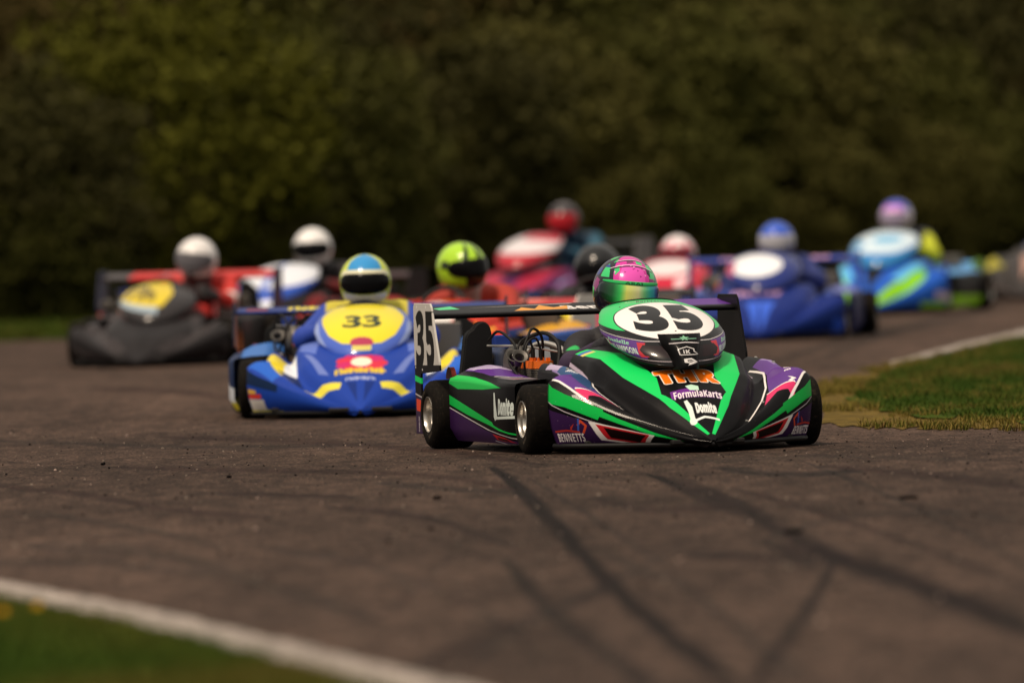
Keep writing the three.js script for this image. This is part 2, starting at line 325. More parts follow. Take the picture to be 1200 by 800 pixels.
function trunkGeo(h, r, k) {
  const parts = [tube([[0, 0, 0], [0.06 * k, h * 0.3, 0.03], [-0.05, h * 0.65, 0.05 * k], [0.04, h, 0]], r, 14, 8)];
  const p = parts[0].attributes.position; for (let i = 0; i < p.count; i++) { const t = clamp(p.getY(i) / h), s = 1.25 - 0.75 * t; p.setX(i, p.getX(i) * s); p.setZ(i, p.getZ(i) * s); }
  for (let j = 0; j < 7; j++) { const a = j * 2.4 + k, y = h * (0.25 + 0.1 * j), l = h * rr(0.22, 0.4); parts.push(tube([[0, y, 0], [Math.cos(a) * l * 0.5, y + l * 0.25, Math.sin(a) * l * 0.5], [Math.cos(a) * l, y + l * 0.6, Math.sin(a) * l]], r * (0.5 - 0.04 * j), 6, 6)); }
  return merge(...parts);
}
const leaf = (r, g, b) => new THREE.MeshPhysicalMaterial({ color: new THREE.Color().setRGB(r, g, b), roughness: 0.75, specularIntensity: 0.1, side: THREE.DoubleSide });
const LEAF = { lime: leaf(0.07, 0.07, 0.008), green: leaf(0.056, 0.056, 0.012), olive: leaf(0.07, 0.064, 0.016), brown: leaf(0.074, 0.055, 0.017), dark: leaf(0.04, 0.037, 0.011) };
const kinds = {
  bush: [0, 1].map((k) => ({ crown: crownGeo(1.25, 1.15, 1.1, 1.15, 14000, 0.085, 110), trunk: trunkGeo(1.6, 0.05, k + 1) })),
  small: [0, 1].map((k) => ({ crown: crownGeo(1.8, 1.9, 1.5, 2.7, 17000, 0.1, 150), trunk: trunkGeo(4.2, 0.1, k + 2) })),
  big: [0, 1].map((k) => ({ crown: crownGeo(2.9, 3.6, 2.6, 4.4, 26000, 0.135, 220), trunk: trunkGeo(7.5, 0.19, k + 3) })),
};
let treeCount = 0;
function tree(kind, name, px, dist, tint, scale, label, grp) {
  const k = kinds[kind][treeCount++ % 2], o = group(name);
  mesh('trunk', k.trunk, barkMat, o); mesh('crown', k.crown, LEAF[tint], o);
  o.position.set((px - 600) / F * dist, 0, -dist); o.rotation.y = treeCount * 1.9; o.scale.setScalar(scale);
  return top(o, label, kind === 'bush' ? 'bush' : 'tree', grp);
}
const BG = 'trees and bushes behind the track';
tree('bush', 'leafy_bush', 30, 80, 'dark', 0.9, 'dark low bush at the end of the grass strip', BG);
tree('bush', 'leafy_bush', 185, 83, 'lime', 1.15, 'bright yellow green bush behind the grey kart', BG);
tree('small', 'young_tree', 40, 88, 'brown', 0.8, 'brown leaved young tree over the dark low bush', BG);
tree('bush', 'leafy_bush', 330, 86, 'green', 1.1, 'mid green bush behind the white helmets', BG);
tree('bush', 'leafy_bush', 480, 90, 'dark', 1.15, 'dark bush behind the blue and yellow helmet', BG);
tree('bush', 'leafy_bush', 610, 93, 'olive', 1.1, 'olive bush behind the red helmet', BG);
tree('bush', 'leafy_bush', 745, 95, 'green', 1.2, 'green bush behind the pink and white helmet', BG);
tree('bush', 'leafy_bush', 880, 97, 'olive', 1.2, 'olive bush behind the blue helmet', BG);
tree('bush', 'leafy_bush', 1010, 99, 'green', 1.2, 'green bush behind the light blue fairing', BG);
tree('bush', 'leafy_bush', 1150, 101, 'dark', 1.3, 'dark bush at the end of the visible tarmac', BG);
[[60, 79.5, 0.5, 'green'], [290, 83, 0.55, 'olive'], [420, 87, 0.6, 'green'], [550, 90, 0.6, 'olive'], [680, 92, 0.6, 'olive'], [810, 93.5, 0.65, 'green'], [940, 95, 0.65, 'olive'], [1075, 96.5, 0.65, 'olive'], [1215, 98, 0.7, 'green']].forEach(([px, d, s, t]) =>
  tree('bush', 'low_shrub', px, d, t, s, `low ${t} shrub in the grass at the foot of the bushes`, `low ${t} shrubs along the grass`));
[[-60, 96, 'dark'], [200, 99, 'olive'], [430, 101, 'brown'], [600, 103, 'olive'], [770, 105, 'green'], [930, 106, 'olive'], [1090, 108, 'brown'], [1270, 110, 'dark']].forEach(([px, d, t], i) =>
  tree('small', 'young_tree', px, d, t, 1.1, `${{ dark: 'dark', olive: 'olive', brown: 'brown leaved', green: 'green' }[t]} tree rising behind the row of bushes`, `${t} trees behind the bushes`));
[[-270, 114, 'dark'], [330, 115, 'dark'], [520, 119, 'brown'], [690, 117, 'olive'], [860, 121, 'dark'], [1030, 118, 'olive'], [1210, 122, 'dark'], [1400, 119, 'dark']].forEach(([px, d, t], i) =>
  tree('big', 'woodland_tree', px, d, t, 1, `tall ${{ dark: 'dark', olive: 'olive', brown: 'brown leaved' }[t]} tree at the back of the wood`, `tall ${t} trees at the back`));
[[-150, 132, 'dark'], [480, 131, 'dark'], [640, 135, 'dark'], [800, 133, 'dark'], [980, 136, 'dark'], [1140, 133, 'dark'], [1320, 137, 'dark']].forEach(([px, d, t], i) =>
  tree('big', 'woodland_tree', px, d, t, 1.15, 'tall dark tree at the back of the wood', 'tall dark trees at the back'));

// ------------------------------------------------------------------ superkarts: local frame +z forward, +x driver's left, front axle at z = 0
const WB = 1.25;                                                     // wheelbase
const hoodW = interp([-0.3, 0, 0.2, 0.3, 0.4, 0.5, 0.58, 0.64], [0.305, 0.30, 0.265, 0.225, 0.172, 0.108, 0.05, 0.008]);
const hoodH = interp([-0.3, 0, 0.2, 0.4, 0.55, 0.64], [0.40, 0.375, 0.30, 0.205, 0.105, 0.05]);
const edgeH = interp([-0.3, 0.0, 0.17, 0.3, 0.38, 0.5, 0.6, 0.64], [0.325, 0.315, 0.285, 0.215, 0.165, 0.1, 0.055, 0.045]);
const planB = (z) => z < 0.163 ? 0.46 : interp([0.163, 0.2, 0.25, 0.3, 0.35, 0.45, 0.55, 0.61, 0.64], [0.545, 0.538, 0.50, 0.445, 0.385, 0.262, 0.14, 0.055, 0.008])(z);
const NZ = [-0.3, -0.24, -0.18, -0.12, -0.06, 0, 0.05, 0.1, 0.14, 0.16, 0.166, 0.18, 0.2, 0.225, 0.25, 0.275, 0.3, 0.33, 0.36, 0.39, 0.42, 0.45, 0.48, 0.51, 0.54, 0.565, 0.59, 0.61, 0.625, 0.64];
function noseHeight(x, z) {
  const a = Math.abs(x), w = hoodW(z), h = hoodH(z), b = planB(z), e = edgeH(z), d = Math.min(0.045, (b - w) * 0.45);
  if (a <= w) { const t = a / w; return h + 0.03 * smooth(0.66, 0.4, z) * (1 - t * t) - 0.012 * Math.pow(t, 8); }
  const val = Math.min(h - 0.01, e - 0.03), hi = e + 0.012 + 0.02 * smooth(0.45, 0.15, z);
  if (a <= w + d) return lerp(h - 0.012, val, smooth(0, 1, (a - w) / d));
  const t = (a - w - d) / Math.max(1e-4, b - w - d);
  return t < 0.72 ? lerp(val, hi, smooth(0, 1, t / 0.72)) : lerp(hi, e, Math.pow((t - 0.72) / 0.28, 2.2));
}
const noseUV = (x, z) => [(x + 0.6) / 1.2, 1 - (z + 0.3) / 1.0];
const N = (x, z, S) => [(x + 0.6) / 1.2 * S, (z + 0.3) * S];         // canvas position of a point of the nose
const noseGeo = (() => {
  const rows = NZ.map((z) => {
    const w = hoodW(z), b = planB(z), d = Math.min(0.045, (b - w) * 0.45), xs = [];
    for (let i = 0; i <= 12; i++) xs.push(w * i / 12);
    for (let i = 1; i <= 5; i++) xs.push(w + d * i / 5);
    for (let i = 1; i <= 14; i++) xs.push(lerp(w + d, b, i / 14));
    return [...xs.slice(1).reverse().map((x) => -x), ...xs].map((x) => V(x, noseHeight(x, z), z));
  });
  return loft(rows, (i, j, p) => noseUV(p.x, p.z), true);
})();
// skirt under the edge of the nose: arc length from the tip against height
const arc = (() => { const t = {}; let s = 0; for (let i = NZ.length - 1; i >= 0; i--) { if (i < NZ.length - 1) s += Math.hypot(planB(NZ[i]) - planB(NZ[i + 1]), NZ[i] - NZ[i + 1]); t[i] = s; } return interp([...NZ], NZ.map((_, i) => t[i])); })();
const SKL = 1.28, SKH = 0.4;
const skirtGeo = (side) => loft([0, 0.15, 0.4, 0.7, 0.92, 1].map((t) => NZ.map((z) => {
  const b = planB(z), e = edgeH(z), y = lerp(e, 0.032, t), tuck = 0.03 * Math.pow(t, 3) + 0.006 * Math.sin(t * 3.1) * -1;
  return V(side * Math.max(0.002, b - tuck * Math.min(1, b * 4)), y, z - (z > 0.2 ? tuck * 0.9 : 0));
})), (i, j, p) => { const s = arc(NZ[j]); return [side < 0 ? 1 - s / SKL : s / SKL, lerp(edgeH(NZ[j]), 0.032, [0, 0.15, 0.4, 0.7, 0.92, 1][i]) / SKH]; }, side > 0);
const skirtGeos = { '-1': skirtGeo(-1), 1: skirtGeo(1) };
const lipGeo = tube([...[0.17, 0.25, 0.35, 0.45, 0.55, 0.62].map((z) => [-(planB(z) - 0.02), 0.034, z - 0.012]), [0, 0.034, 0.632], ...[0.62, 0.55, 0.45, 0.35, 0.25, 0.17].map((z) => [planB(z) - 0.02, 0.034, z - 0.012])], 0.011, 60, 8);
// windscreen fairing: a rounded shield open at the back
const scrW = interp([0, 0.12, 0.3, 0.5, 0.7, 0.85, 1], [0.205, 0.247, 0.264, 0.252, 0.225, 0.194, 0.155]);
const PHI = 1.75;
const fairingPoint = (u, v) => {
  const f = u * PHI, w = scrW(v), zf = 0.175 - 0.08 * v - 0.44 * Math.pow(v, 1.7), y = 0.335 + 0.268 * (1 - Math.pow(1 - v, 1.35));
  const c = 1 - Math.cos(f);
  return V(w * Math.sin(f), y + (0.075 * (1 - v) - 0.035 * v) * c * 0.8, zf - w * 1.05 * c * (1 - 0.25 * v));
};
const fairingGeo = (() => {
  const rows = []; for (let i = 0; i <= 26; i++) { const r = []; for (let j = 0; j <= 48; j++) r.push(fairingPoint(j / 24 - 1, i / 26)); rows.push(r); }
  return loft(rows, (i, j) => [j / 48, i / 26], true);
})();
const fairingRim = (() => { const b = [], t = []; for (let j = 0; j <= 30; j++) { b.push(fairingPoint(j / 15 - 1, 0).toArray()); t.push(fairingPoint(j / 15 - 1, 1).toArray()); } return merge(tube(b, 0.007, 60, 6), tube(t, 0.005, 60, 6)); })();
// side pods: loft of a cross-section along z, unrolled for the print
const POD_Z = [-1.1, -1.09, -0.98, -0.86, -0.72, -0.58, -0.44, -0.32, -0.22, -0.17];
function podGeo(side, X) {
  const rows = POD_Z.map((z) => {
    const t = (z + 1.1) / 0.93, topY = lerp(0.298, 0.285, smooth(0.2, 0.8, t)), inY = topY + 0.032 * smooth(0.55, 0.05, t) + 0.012, e = z < -1.095 || z > -0.18 ? 0.02 : 0;
    const xo = X - 0.012 * smooth(0.8, 1, t) - e, pts = [[xo - 0.03, 0.036], [xo, 0.09], [xo, 0.2], [xo, topY - 0.02], [xo - 0.006, topY - 0.005], [xo - 0.022, topY], [xo - 0.09, lerp(topY, inY, 0.75)], [xo - 0.16, inY], [xo - 0.21, inY - 0.008], [xo - 0.23, inY - 0.06], [xo - 0.23, 0.05]];
    return pts.map(([x, y]) => V(side * x, y, z));
  });
  const S = rows.map((r) => { let s = 0; return r.map((p, j) => { if (j) s += Math.hypot(p.x - r[j - 1].x, p.y - r[j - 1].y); return s; }); });
  return loft(rows, (i, j, p) => { const u = (p.z + 1.15) / 1.0; return [side < 0 ? u : 1 - u, (S[i][j] + 0.036) / 0.7]; }, side > 0);
}
const podCache = {};
const pods = (X) => podCache[X] ??= { '-1': podGeo(-1, X), 1: podGeo(1, X) };
// rear wing section and end plates
function wingGeo(half, y, thin = 1) {
  const prof = [[-1.25, 0.034], [-1.243, 0.042], [-1.25, 0.05], [-1.29, 0.056], [-1.36, 0.062], [-1.44, 0.07], [-1.5, 0.079], [-1.5, 0.075], [-1.42, 0.06], [-1.34, 0.044], [-1.28, 0.034], [-1.25, 0.031], [-1.25, 0.034]];
  const rows = []; for (let i = 0; i <= 12; i++) { const x = lerp(-half, half, i / 12); rows.push(prof.map(([z, h]) => V(x, y - 0.02 + (h - 0.055) * thin, z))); }
  return loft(rows, (i, j) => [i / 12, j <= 6 ? j / 6 * 0.8 : 0.9]);
}
function plateGeo(y) {
  const s = new THREE.Shape([[-1.505, 0.06], [-1.41, 0.06], [-1.41, 0.31], [-1.1, 0.325], [-1.105, 0.36], [-1.215, y + 0.005], [-1.235, y + 0.02], [-1.49, y + 0.02], [-1.505, y + 0.005]].map((p) => new THREE.Vector2(p[0], p[1])));
  const g = new THREE.ExtrudeGeometry(s, { depth: 0.006, bevelEnabled: true, bevelSize: 0.0015, bevelThickness: 0.0015, bevelSegments: 1 });
  const p = g.attributes.position, uv = g.attributes.uv;
  for (let i = 0; i < p.count; i++) { const a = p.getX(i), b = p.getY(i), c = p.getZ(i); uv.setXY(i, (a + 1.52) / 0.46, b / 0.66); p.setXYZ(i, c - 0.003, b, a); }
  g.computeVertexNormals(); return g;
}
// wheels
const tyreGeo = (w, R) => { const h = w / 2, p = [[0.066, h * 0.78], [0.075, h * 0.97], [0.092, h * 1.05], [0.112, h * 1.02], [R - 0.012, h * 0.93], [R - 0.003, h * 0.8], [R, h * 0.6], [R, -h * 0.6], [R - 0.003, -h * 0.8], [R - 0.012, -h * 0.93], [0.112, -h * 1.02], [0.092, -h * 1.05], [0.075, -h * 0.97], [0.066, -h * 0.78]]; const g = new THREE.LatheGeometry(p.map((q) => new THREE.Vector2(q[0], q[1])), 48); g.rotateZ(-Math.PI / 2); return g; };
const rimGeo = (w) => { const h = w / 2, p = [[0.012, h * 0.12], [0.028, h * 0.12], [0.034, h * 0.05], [0.05, h * 0.02], [0.055, h * 0.3], [0.061, h * 0.34], [0.062, h * 0.62], [0.068, h * 0.72], [0.0735, h * 0.92], [0.0745, h * 0.99], [0.071, h * 1.0], [0.066, h * 0.8], [0.064, -h * 0.8]]; const g = new THREE.LatheGeometry(p.map((q) => new THREE.Vector2(q[0], q[1])), 48); g.rotateZ(-Math.PI / 2); return g; };
const nutGeo = (() => { const g = new THREE.CylinderGeometry(0.012, 0.014, 0.03, 6); g.rotateZ(Math.PI / 2); return g; })();
const WH = { f: { t: tyreGeo(0.125, 0.14), r: rimGeo(0.125), w: 0.125, R: 0.14 }, r: { t: tyreGeo(0.185, 0.142), r: rimGeo(0.185), w: 0.185, R: 0.142 } };
const tyreMap = canvas(512, 128, (g, W, H) => { // scuffed rubber with picked-up grit; v runs across the section
  g.fillStyle = '#171411'; g.fillRect(0, 0, W, H);
  for (let i = 0; i < 2600; i++) { const k = rnd(); g.fillStyle = k < 0.5 ? `rgba(8,7,6,${rr(0.2, 0.6)})` : `rgba(92,76,60,${rr(0.08, 0.35)})`; g.fillRect(rr(0, W), rr(0, H), rr(1, 9), rr(0.6, 2)); }
  for (const v of [0.17, 0.83]) for (let k = 0; k < 4; k++) { g.fillStyle = 'rgba(120,108,90,0.5)'; for (let j = 0; j < 6; j++) g.fillRect(W * (k / 4) + 20 + j * 8, H * v - 3, 5, 6); }
});
const M = {
  tyre: std(0xffffff, 0.75, 0, { map: tyreMap }), black: std(0x0c0b0b, 0.55), carbon: gloss({ color: 0x0d0c0d, roughness: 0.4 }), alloy: std(0xb9b4ac, 0.34, 0.9), steel: std(0x8a8680, 0.38, 0.95), orange: std(0xd9661a, 0.45), cast: std(0x6d6964, 0.55, 0.8), hose: std(0x12100f, 0.6), floorpan: std(0x1a1716, 0.6), gold: std(0xa88a4c, 0.4, 0.6), seat: std(0x141213, 0.45), rail: std(0x7e2a20, 0.45, 0.4),
};
function wheel(kart, kind, side, x, z, rimMat, steer = 0) {
  const k = WH[kind], o = group('wheel', kart); o.position.set(side * x, k.R, z); o.rotation.y = (side < 0 ? Math.PI : 0) + steer;
  mesh('tyre', k.t, M.tyre, o); mesh('rim', k.r, rimMat, o);
  const n = mesh('hub_nut', nutGeo, M.steel, o); n.position.x = k.w * 0.08;
}
const supportGeo = (() => {
  const s = new THREE.Shape(); s.moveTo(-0.055, 0.3); s.lineTo(-0.055, 0.47); s.quadraticCurveTo(-0.055, 0.53, -0.025, 0.535); s.quadraticCurveTo(0.0, 0.535, 0.015, 0.505); s.quadraticCurveTo(0.045, 0.495, 0.048, 0.46); s.lineTo(0.07, 0.3); s.closePath();
  const g = new THREE.ExtrudeGeometry(s, { depth: 0.045, bevelEnabled: true, bevelSize: 0.006, bevelThickness: 0.006, bevelSegments: 2, curveSegments: 8 }); return g;
})();
const engineGeo = (() => {
  const fins = (x, z) => { const p = []; for (let k = 0; k < 9; k++) { const y = k * 0.008; p.push([0.052, y], [0.052, y + 0.004], [0.042, y + 0.0045], [0.042, y + 0.008]); } const g = new THREE.LatheGeometry([new THREE.Vector2(0.001, 0), ...p.map((q) => new THREE.Vector2(q[0], q[1])), new THREE.Vector2(0.001, 0.072)], 20); g.translate(x, 0.235, z); return g; };
  const bolt = (x, z) => { const l = []; for (let k = 0; k < 6; k++) { const c = new THREE.CylinderGeometry(0.006, 0.006, 0.016, 6); c.translate(x + 0.036 * Math.cos(k * 1.05), 0.342, z + 0.036 * Math.sin(k * 1.05)); l.push(c); } return merge(...l); };
  return {
    crank: merge(box(0.24, 0.15, 0.22, 0, 0.15, 0, 0.03), box(0.12, 0.1, 0.12, 0.12, 0.12, 0.02, 0.02)),
    cyl: fins(0, 0), head: merge(new THREE.CylinderGeometry(0.05, 0.054, 0.03, 20).translate(0, 0.322, 0), bolt(0, 0)),
    dome: (() => { const g = new THREE.SphereGeometry(0.075, 20, 12); g.scale(0.75, 1, 1.0); return g; })(),
    plug: new THREE.CylinderGeometry(0.009, 0.009, 0.045, 8).translate(0, 0.362, 0),
  };
})();
const seatGeo = (() => { const rows = []; for (let i = 0; i <= 12; i++) { const t = i / 12, z = t < 0.5 ? lerp(-0.66, -1.02, t * 2) : lerp(-1.02, -1.16, (t - 0.5) * 2), y = t < 0.5 ? lerp(0.1, 0.06, t * 2) : lerp(0.06, 0.42, (t - 0.5) * 2), r = []; for (let j = 0; j <= 10; j++) { const a = (j / 5 - 1); r.push(V(a * 0.2, y + 0.1 * Math.pow(Math.abs(a), 3) * (1 - 0.5 * t), z + 0.08 * Math.pow(Math.abs(a), 3) * t)); } rows.push(r); } return loft(rows, null); })();
const wheelRing = (() => { const g = new THREE.TorusGeometry(0.125, 0.012, 8, 28); g.rotateX(-0.55); return g; })();

const boltGeo = new THREE.CylinderGeometry(0.0065, 0.0075, 0.004, 10);
function buildKart(o) { // o: colours, prints and measures of one kart
  const k = group('racing_kart');
  const body = o.body;
  mesh('floor_tray', merge(box(0.86, 0.02, 1.75, 0, 0.045, -0.58), box(0.3, 0.02, 0.3, 0, 0.044, 0.42)), M.floorpan, k);
  const fr = []; for (const s of [-1, 1]) fr.push(tube([[s * 0.32, 0.075, -1.45], [s * 0.34, 0.075, -0.7], [s * 0.24, 0.08, 0.0], [s * 0.12, 0.08, 0.4]], 0.015, 24, 8)); fr.push(tube([[-0.5, 0.14, -WB], [0, 0.14, -WB], [0.5, 0.14, -WB]], 0.018, 4, 8), tube([[-0.46, 0.12, 0], [0, 0.12, 0], [0.46, 0.12, 0]], 0.012, 4, 8));
  mesh('chassis_frame', merge(...fr), M.steel, k);
  const nose = mesh('nose_cone', noseGeo, gloss({ map: o.nose }), k); nose.scale.set(...(o.noseScale ?? [1, 1, 1]));
  for (const s of [-1, 1]) { const m = mesh('nose_side', skirtGeos[s], gloss({ map: s < 0 ? o.skirtR : (o.skirtL ?? o.skirtR) }), nose); }
  mesh('splitter', lipGeo, M.black, nose);
  const f = mesh('windscreen_fairing', fairingGeo, gloss({ map: o.screen, roughness: 0.26, clearcoat: 0.3, specularIntensity: 0.3 }), k); mesh('edge_trim', fairingRim, o.trim ?? M.carbon, f);
  const fs = o.screenScale ?? [1, 1, 1]; f.scale.set(...fs); f.position.set(0, o.screenUp ?? 0, o.screenZ ?? 0); f.rotation.y = o.screenTurn ?? 0; f.rotation.z = o.screenRoll ?? 0;
  if (o.beak) { const b = mesh('fairing_beak', beakGeo, gloss({ map: o.beak }), f); }
  for (const s of [-1, 1]) { const p = mesh('side_pod', pods(o.podX ?? 0.57)[s], gloss({ map: s < 0 ? o.podR : (o.podL ?? o.podR) }), k); }
  const ft = o.trackF ?? 0.55, rt = o.trackR ?? 0.585, rim = o.rim ?? M.alloy;
  for (const s of [-1, 1]) { wheel(k, 'f', s, ft, 0, rim, o.steer ?? 0); wheel(k, 'r', s, rt, -WB, rim); }
  const wy = o.wingY ?? 0.6, wh = o.wingHalf ?? 0.655;
  mesh('rear_wing', wingGeo(wh, wy, o.thin), gloss({ map: o.wing }), k);
  const pg = plateGeo(wy);
  for (const s of [-1, 1]) { const m = mesh('end_plate', pg, s < 0 ? o.plateR : (o.plateL ?? o.plateR), k); m.position.x = s * (wh + 0.002); }
  for (const s of [-1, 1]) { const m = mesh('wing_support', supportGeo, M.black, k); m.position.set(s * 0.46 * (wh / 0.655), (wy - 0.6), -1.28); m.scale.x = s; }
  if (o.fasteners) for (const [x, z] of [[0.43, -0.2], [0.43, 0.05], [0.3, 0.33], [0.12, -0.1], [0.2, 0.42]]) for (const s of [-1, 1]) { const b = mesh('fastener', boltGeo, M.alloy, nose); b.position.set(s * x, noseHeight(x, z) + 0.001, z); b.rotation.x = 0.35; }
  mesh('seat', seatGeo, M.seat, k);
  const sw = mesh('steering_wheel', wheelRing, M.black, k); sw.position.set(0, 0.43, -0.3); mesh('steering_column', tube([[0, 0.43, -0.3], [0, 0.3, -0.08], [0, 0.14, 0.1]], 0.01, 8, 6), M.steel, k);
  // engine beside the seat
  const e = group('engine', k); e.position.set(-0.33, 0.02, -0.86);
  mesh('crankcase', engineGeo.crank, M.cast, e);
  for (const z of [-0.06, 0.06]) { const c = mesh('cylinder', engineGeo.cyl, M.cast, e); c.position.set(0.02, 0, z); const h = mesh('cylinder_head', engineGeo.head, o.head ?? M.orange, e); h.position.set(0.02, 0, z); const p = mesh('spark_plug', engineGeo.plug, M.hose, e); p.position.set(0.02, 0, z); mesh('plug_lead', tube([[0.02, 0.385, z], [0.0, 0.43, z + 0.01], [-0.05, 0.41, z + 0.05], [-0.07, 0.3, z + 0.08], [-0.04, 0.2, z + 0.1]], 0.005, 20, 6), M.hose, e); }
  const d = mesh('intake_box', engineGeo.dome, M.cast, e); d.position.set(-0.03, 0.33, -0.13);
  mesh('water_hose', tube([[0.08, 0.3, 0.1], [0.1, 0.4, 0.05], [0.06, 0.45, -0.05], [-0.02, 0.4, -0.12], [-0.08, 0.26, -0.1]], 0.009, 24, 8), M.hose, e);
  mesh('coolant_pipe', tube([[-0.02, 0.3, -0.18], [0.06, 0.4, -0.16], [0.14, 0.38, -0.05], [0.16, 0.3, 0.08]], 0.013, 20, 8), M.alloy, e);
  for (const z of [-0.09, 0.0]) mesh('intake_trumpet', new THREE.LatheGeometry([[0.016, 0], [0.018, 0.03], [0.024, 0.045], [0.034, 0.052], [0.032, 0.054], [0.02, 0.045]].map((q) => new THREE.Vector2(...q)), 16).rotateX(0.9).translate(-0.1, 0.33, z + 0.14), M.cast, e);
  mesh('wiring_loom', tube([[-0.12, 0.42, -0.24], [-0.1, 0.46, -0.15], [-0.06, 0.4, -0.04], [-0.12, 0.34, 0.08], [-0.1, 0.26, 0.2]], 0.006, 24, 6), M.hose, e);
  mesh('carburettor', merge(box(0.05, 0.05, 0.07, -0.1, 0.25, 0.05, 0.012), new THREE.CylinderGeometry(0.022, 0.026, 0.05, 14).rotateZ(1.57).translate(-0.14, 0.25, 0.05)), M.steel, e);
  mesh('ignition_box', box(0.07, 0.045, 0.05, -0.06, 0.42, -0.26, 0.006), o.coil ?? paintOf(0x2a3f86), e);
  mesh('stay_rod', tube([[-0.12, 0.4, -0.26], [0.0, 0.395, -0.1], [0.14, 0.36, 0.12]], 0.005, 10, 6), M.alloy, e);
  mesh('fuel_line', tube([[0.06, 0.3, -0.05], [0.04, 0.44, 0.0], [0.0, 0.47, 0.02], [-0.04, 0.42, 0.06], [-0.1, 0.28, 0.07]], 0.006, 24, 6), M.hose, e);
  mesh('brake_guard', (() => { const g = new THREE.CylinderGeometry(0.05, 0.05, 0.02, 20, 1, false, 0, Math.PI); g.rotateZ(Math.PI / 2); g.rotateX(0); g.translate(-rt + 0.02, 0.285, -WB - 0.03); return g; })(), o.guard ?? M.rail, k);
  const r = mesh('radiator', box(0.2, 0.24, 0.04, 0.35, 0.3, -0.86, 0.008), M.cast, k); r.rotation.y = 0;
  mesh('exhaust', tube([[0.05, 0.2, -1.2], [0.22, 0.22, -1.28], [0.34, 0.24, -1.2], [0.37, 0.25, -1.02]], 0.04, 24, 12), M.steel, k);
  return k;
}
const beakGeo = (() => {
  const rows = []; const L = 10;
  for (let i = 0; i <= L; i++) { const t = i / L, w = lerp(0.094, 0.06, smooth(0, 0.9, t)), y = lerp(0.468, 0.325, t), z = lerp(0.125, 0.205, Math.pow(t, 0.8)), r = []; const d = 0.035 * Math.sin(Math.min(1, t * 1.3 + 0.12) * Math.PI * 0.5) * (t > 0.9 ? 0.7 : 1); for (let j = 0; j <= 14; j++) { const a = j / 7 - 1; r.push(V(a * w, y, z + d * (1 - Math.pow(Math.abs(a), 4)) - 0.05 * Math.pow(Math.abs(a), 4))); } rows.push(r); }
  return loft(rows, (i, j) => [j / 14, 1 - i / L]);
})();

// ------------------------------------------------------------------ drivers
const BONES = (lean, up, tall) => {
  const sh = (x, y, z) => V(x + lean * smooth(0.15, 0.5, y) , y + up * smooth(0.1, 0.5, y), z), b = [];
  const bone = (a, c, r1, r2) => b.push([sh(...a), sh(...c), r1, r2]);
  bone([0, 0.17, -0.98], [0, 0.3, -0.97], 0.135, 0.13); bone([0, 0.29, -0.97], [0, 0.37 + tall, -0.9], 0.125, 0.12); bone([-0.11 - tall * 0.5, 0.395 + tall, -0.86], [0.11 + tall * 0.5, 0.395 + tall, -0.86], 0.08, 0.08); bone([0, 0.4 + tall, -0.87], [0, 0.55, -0.72], 0.07, 0.062);
  for (const s of [-1, 1]) {
    bone([s * (0.15 + tall * 0.6), 0.395 + tall, -0.84], [s * (0.245 + tall * 0.7), 0.335 + tall * 0.5, -0.58], 0.064, 0.05); bone([s * (0.245 + tall * 0.7), 0.335 + tall * 0.5, -0.58], [s * 0.163, 0.425, -0.375], 0.05, 0.034);
    bone([s * 0.09, 0.16, -0.95], [s * 0.15, 0.29, -0.5], 0.088, 0.066); bone([s * 0.15, 0.29, -0.5], [s * 0.12, 0.16, -0.02], 0.06, 0.042); bone([s * 0.12, 0.12, 0.0], [s * 0.11, 0.19, 0.16], 0.042, 0.03);
  }
  return b;
};
const capsule = (p, a, b, r1, r2) => { const ax = b.x - a.x, ay = b.y - a.y, az = b.z - a.z, px = p[0] - a.x, py = p[1] - a.y, pz = p[2] - a.z; const h = clamp((px * ax + py * ay + pz * az) / (ax * ax + ay * ay + az * az + 1e-9)); return Math.hypot(px - ax * h, py - ay * h, pz - az * h) - lerp(r1, r2, h); };
function march(bones, lo, hi, res, k) {
  const mc = new MarchingCubes(res, new THREE.MeshStandardMaterial(), false, false, 60000); mc.isolation = 0;
  const half = res / 2, c = lo.clone().add(hi).multiplyScalar(0.5), e = hi.clone().sub(lo).multiplyScalar(0.5), p = [0, 0, 0];
  for (let z = 0; z < res; z++) for (let y = 0; y < res; y++) for (let x = 0; x < res; x++) {
    p[0] = c.x + (x - half) / half * e.x; p[1] = c.y + (y - half) / half * e.y; p[2] = c.z + (z - half) / half * e.z;
    let d = 9; for (const b of bones) { const q = capsule(p, ...b), h = clamp(0.5 + 0.5 * (d - q) / k); d = lerp(d, q, h) - k * h * (1 - h); }
    mc.field[x + y * res + z * res * res] = -d;
  }
  mc.update();
  const n = mc.count ?? mc.geometry.drawRange.count, pos = new Float32Array(n * 3);
  for (let i = 0; i < n; i++) { pos[i * 3] = c.x + mc.positionArray[i * 3] * e.x; pos[i * 3 + 1] = c.y + mc.positionArray[i * 3 + 1] * e.y; pos[i * 3 + 2] = c.z + mc.positionArray[i * 3 + 2] * e.z; }
  let g = new THREE.BufferGeometry(); g.setAttribute('position', new THREE.BufferAttribute(pos, 3)); g = mergeVertices(g, 1e-5); g.computeVertexNormals();
  return g;
}
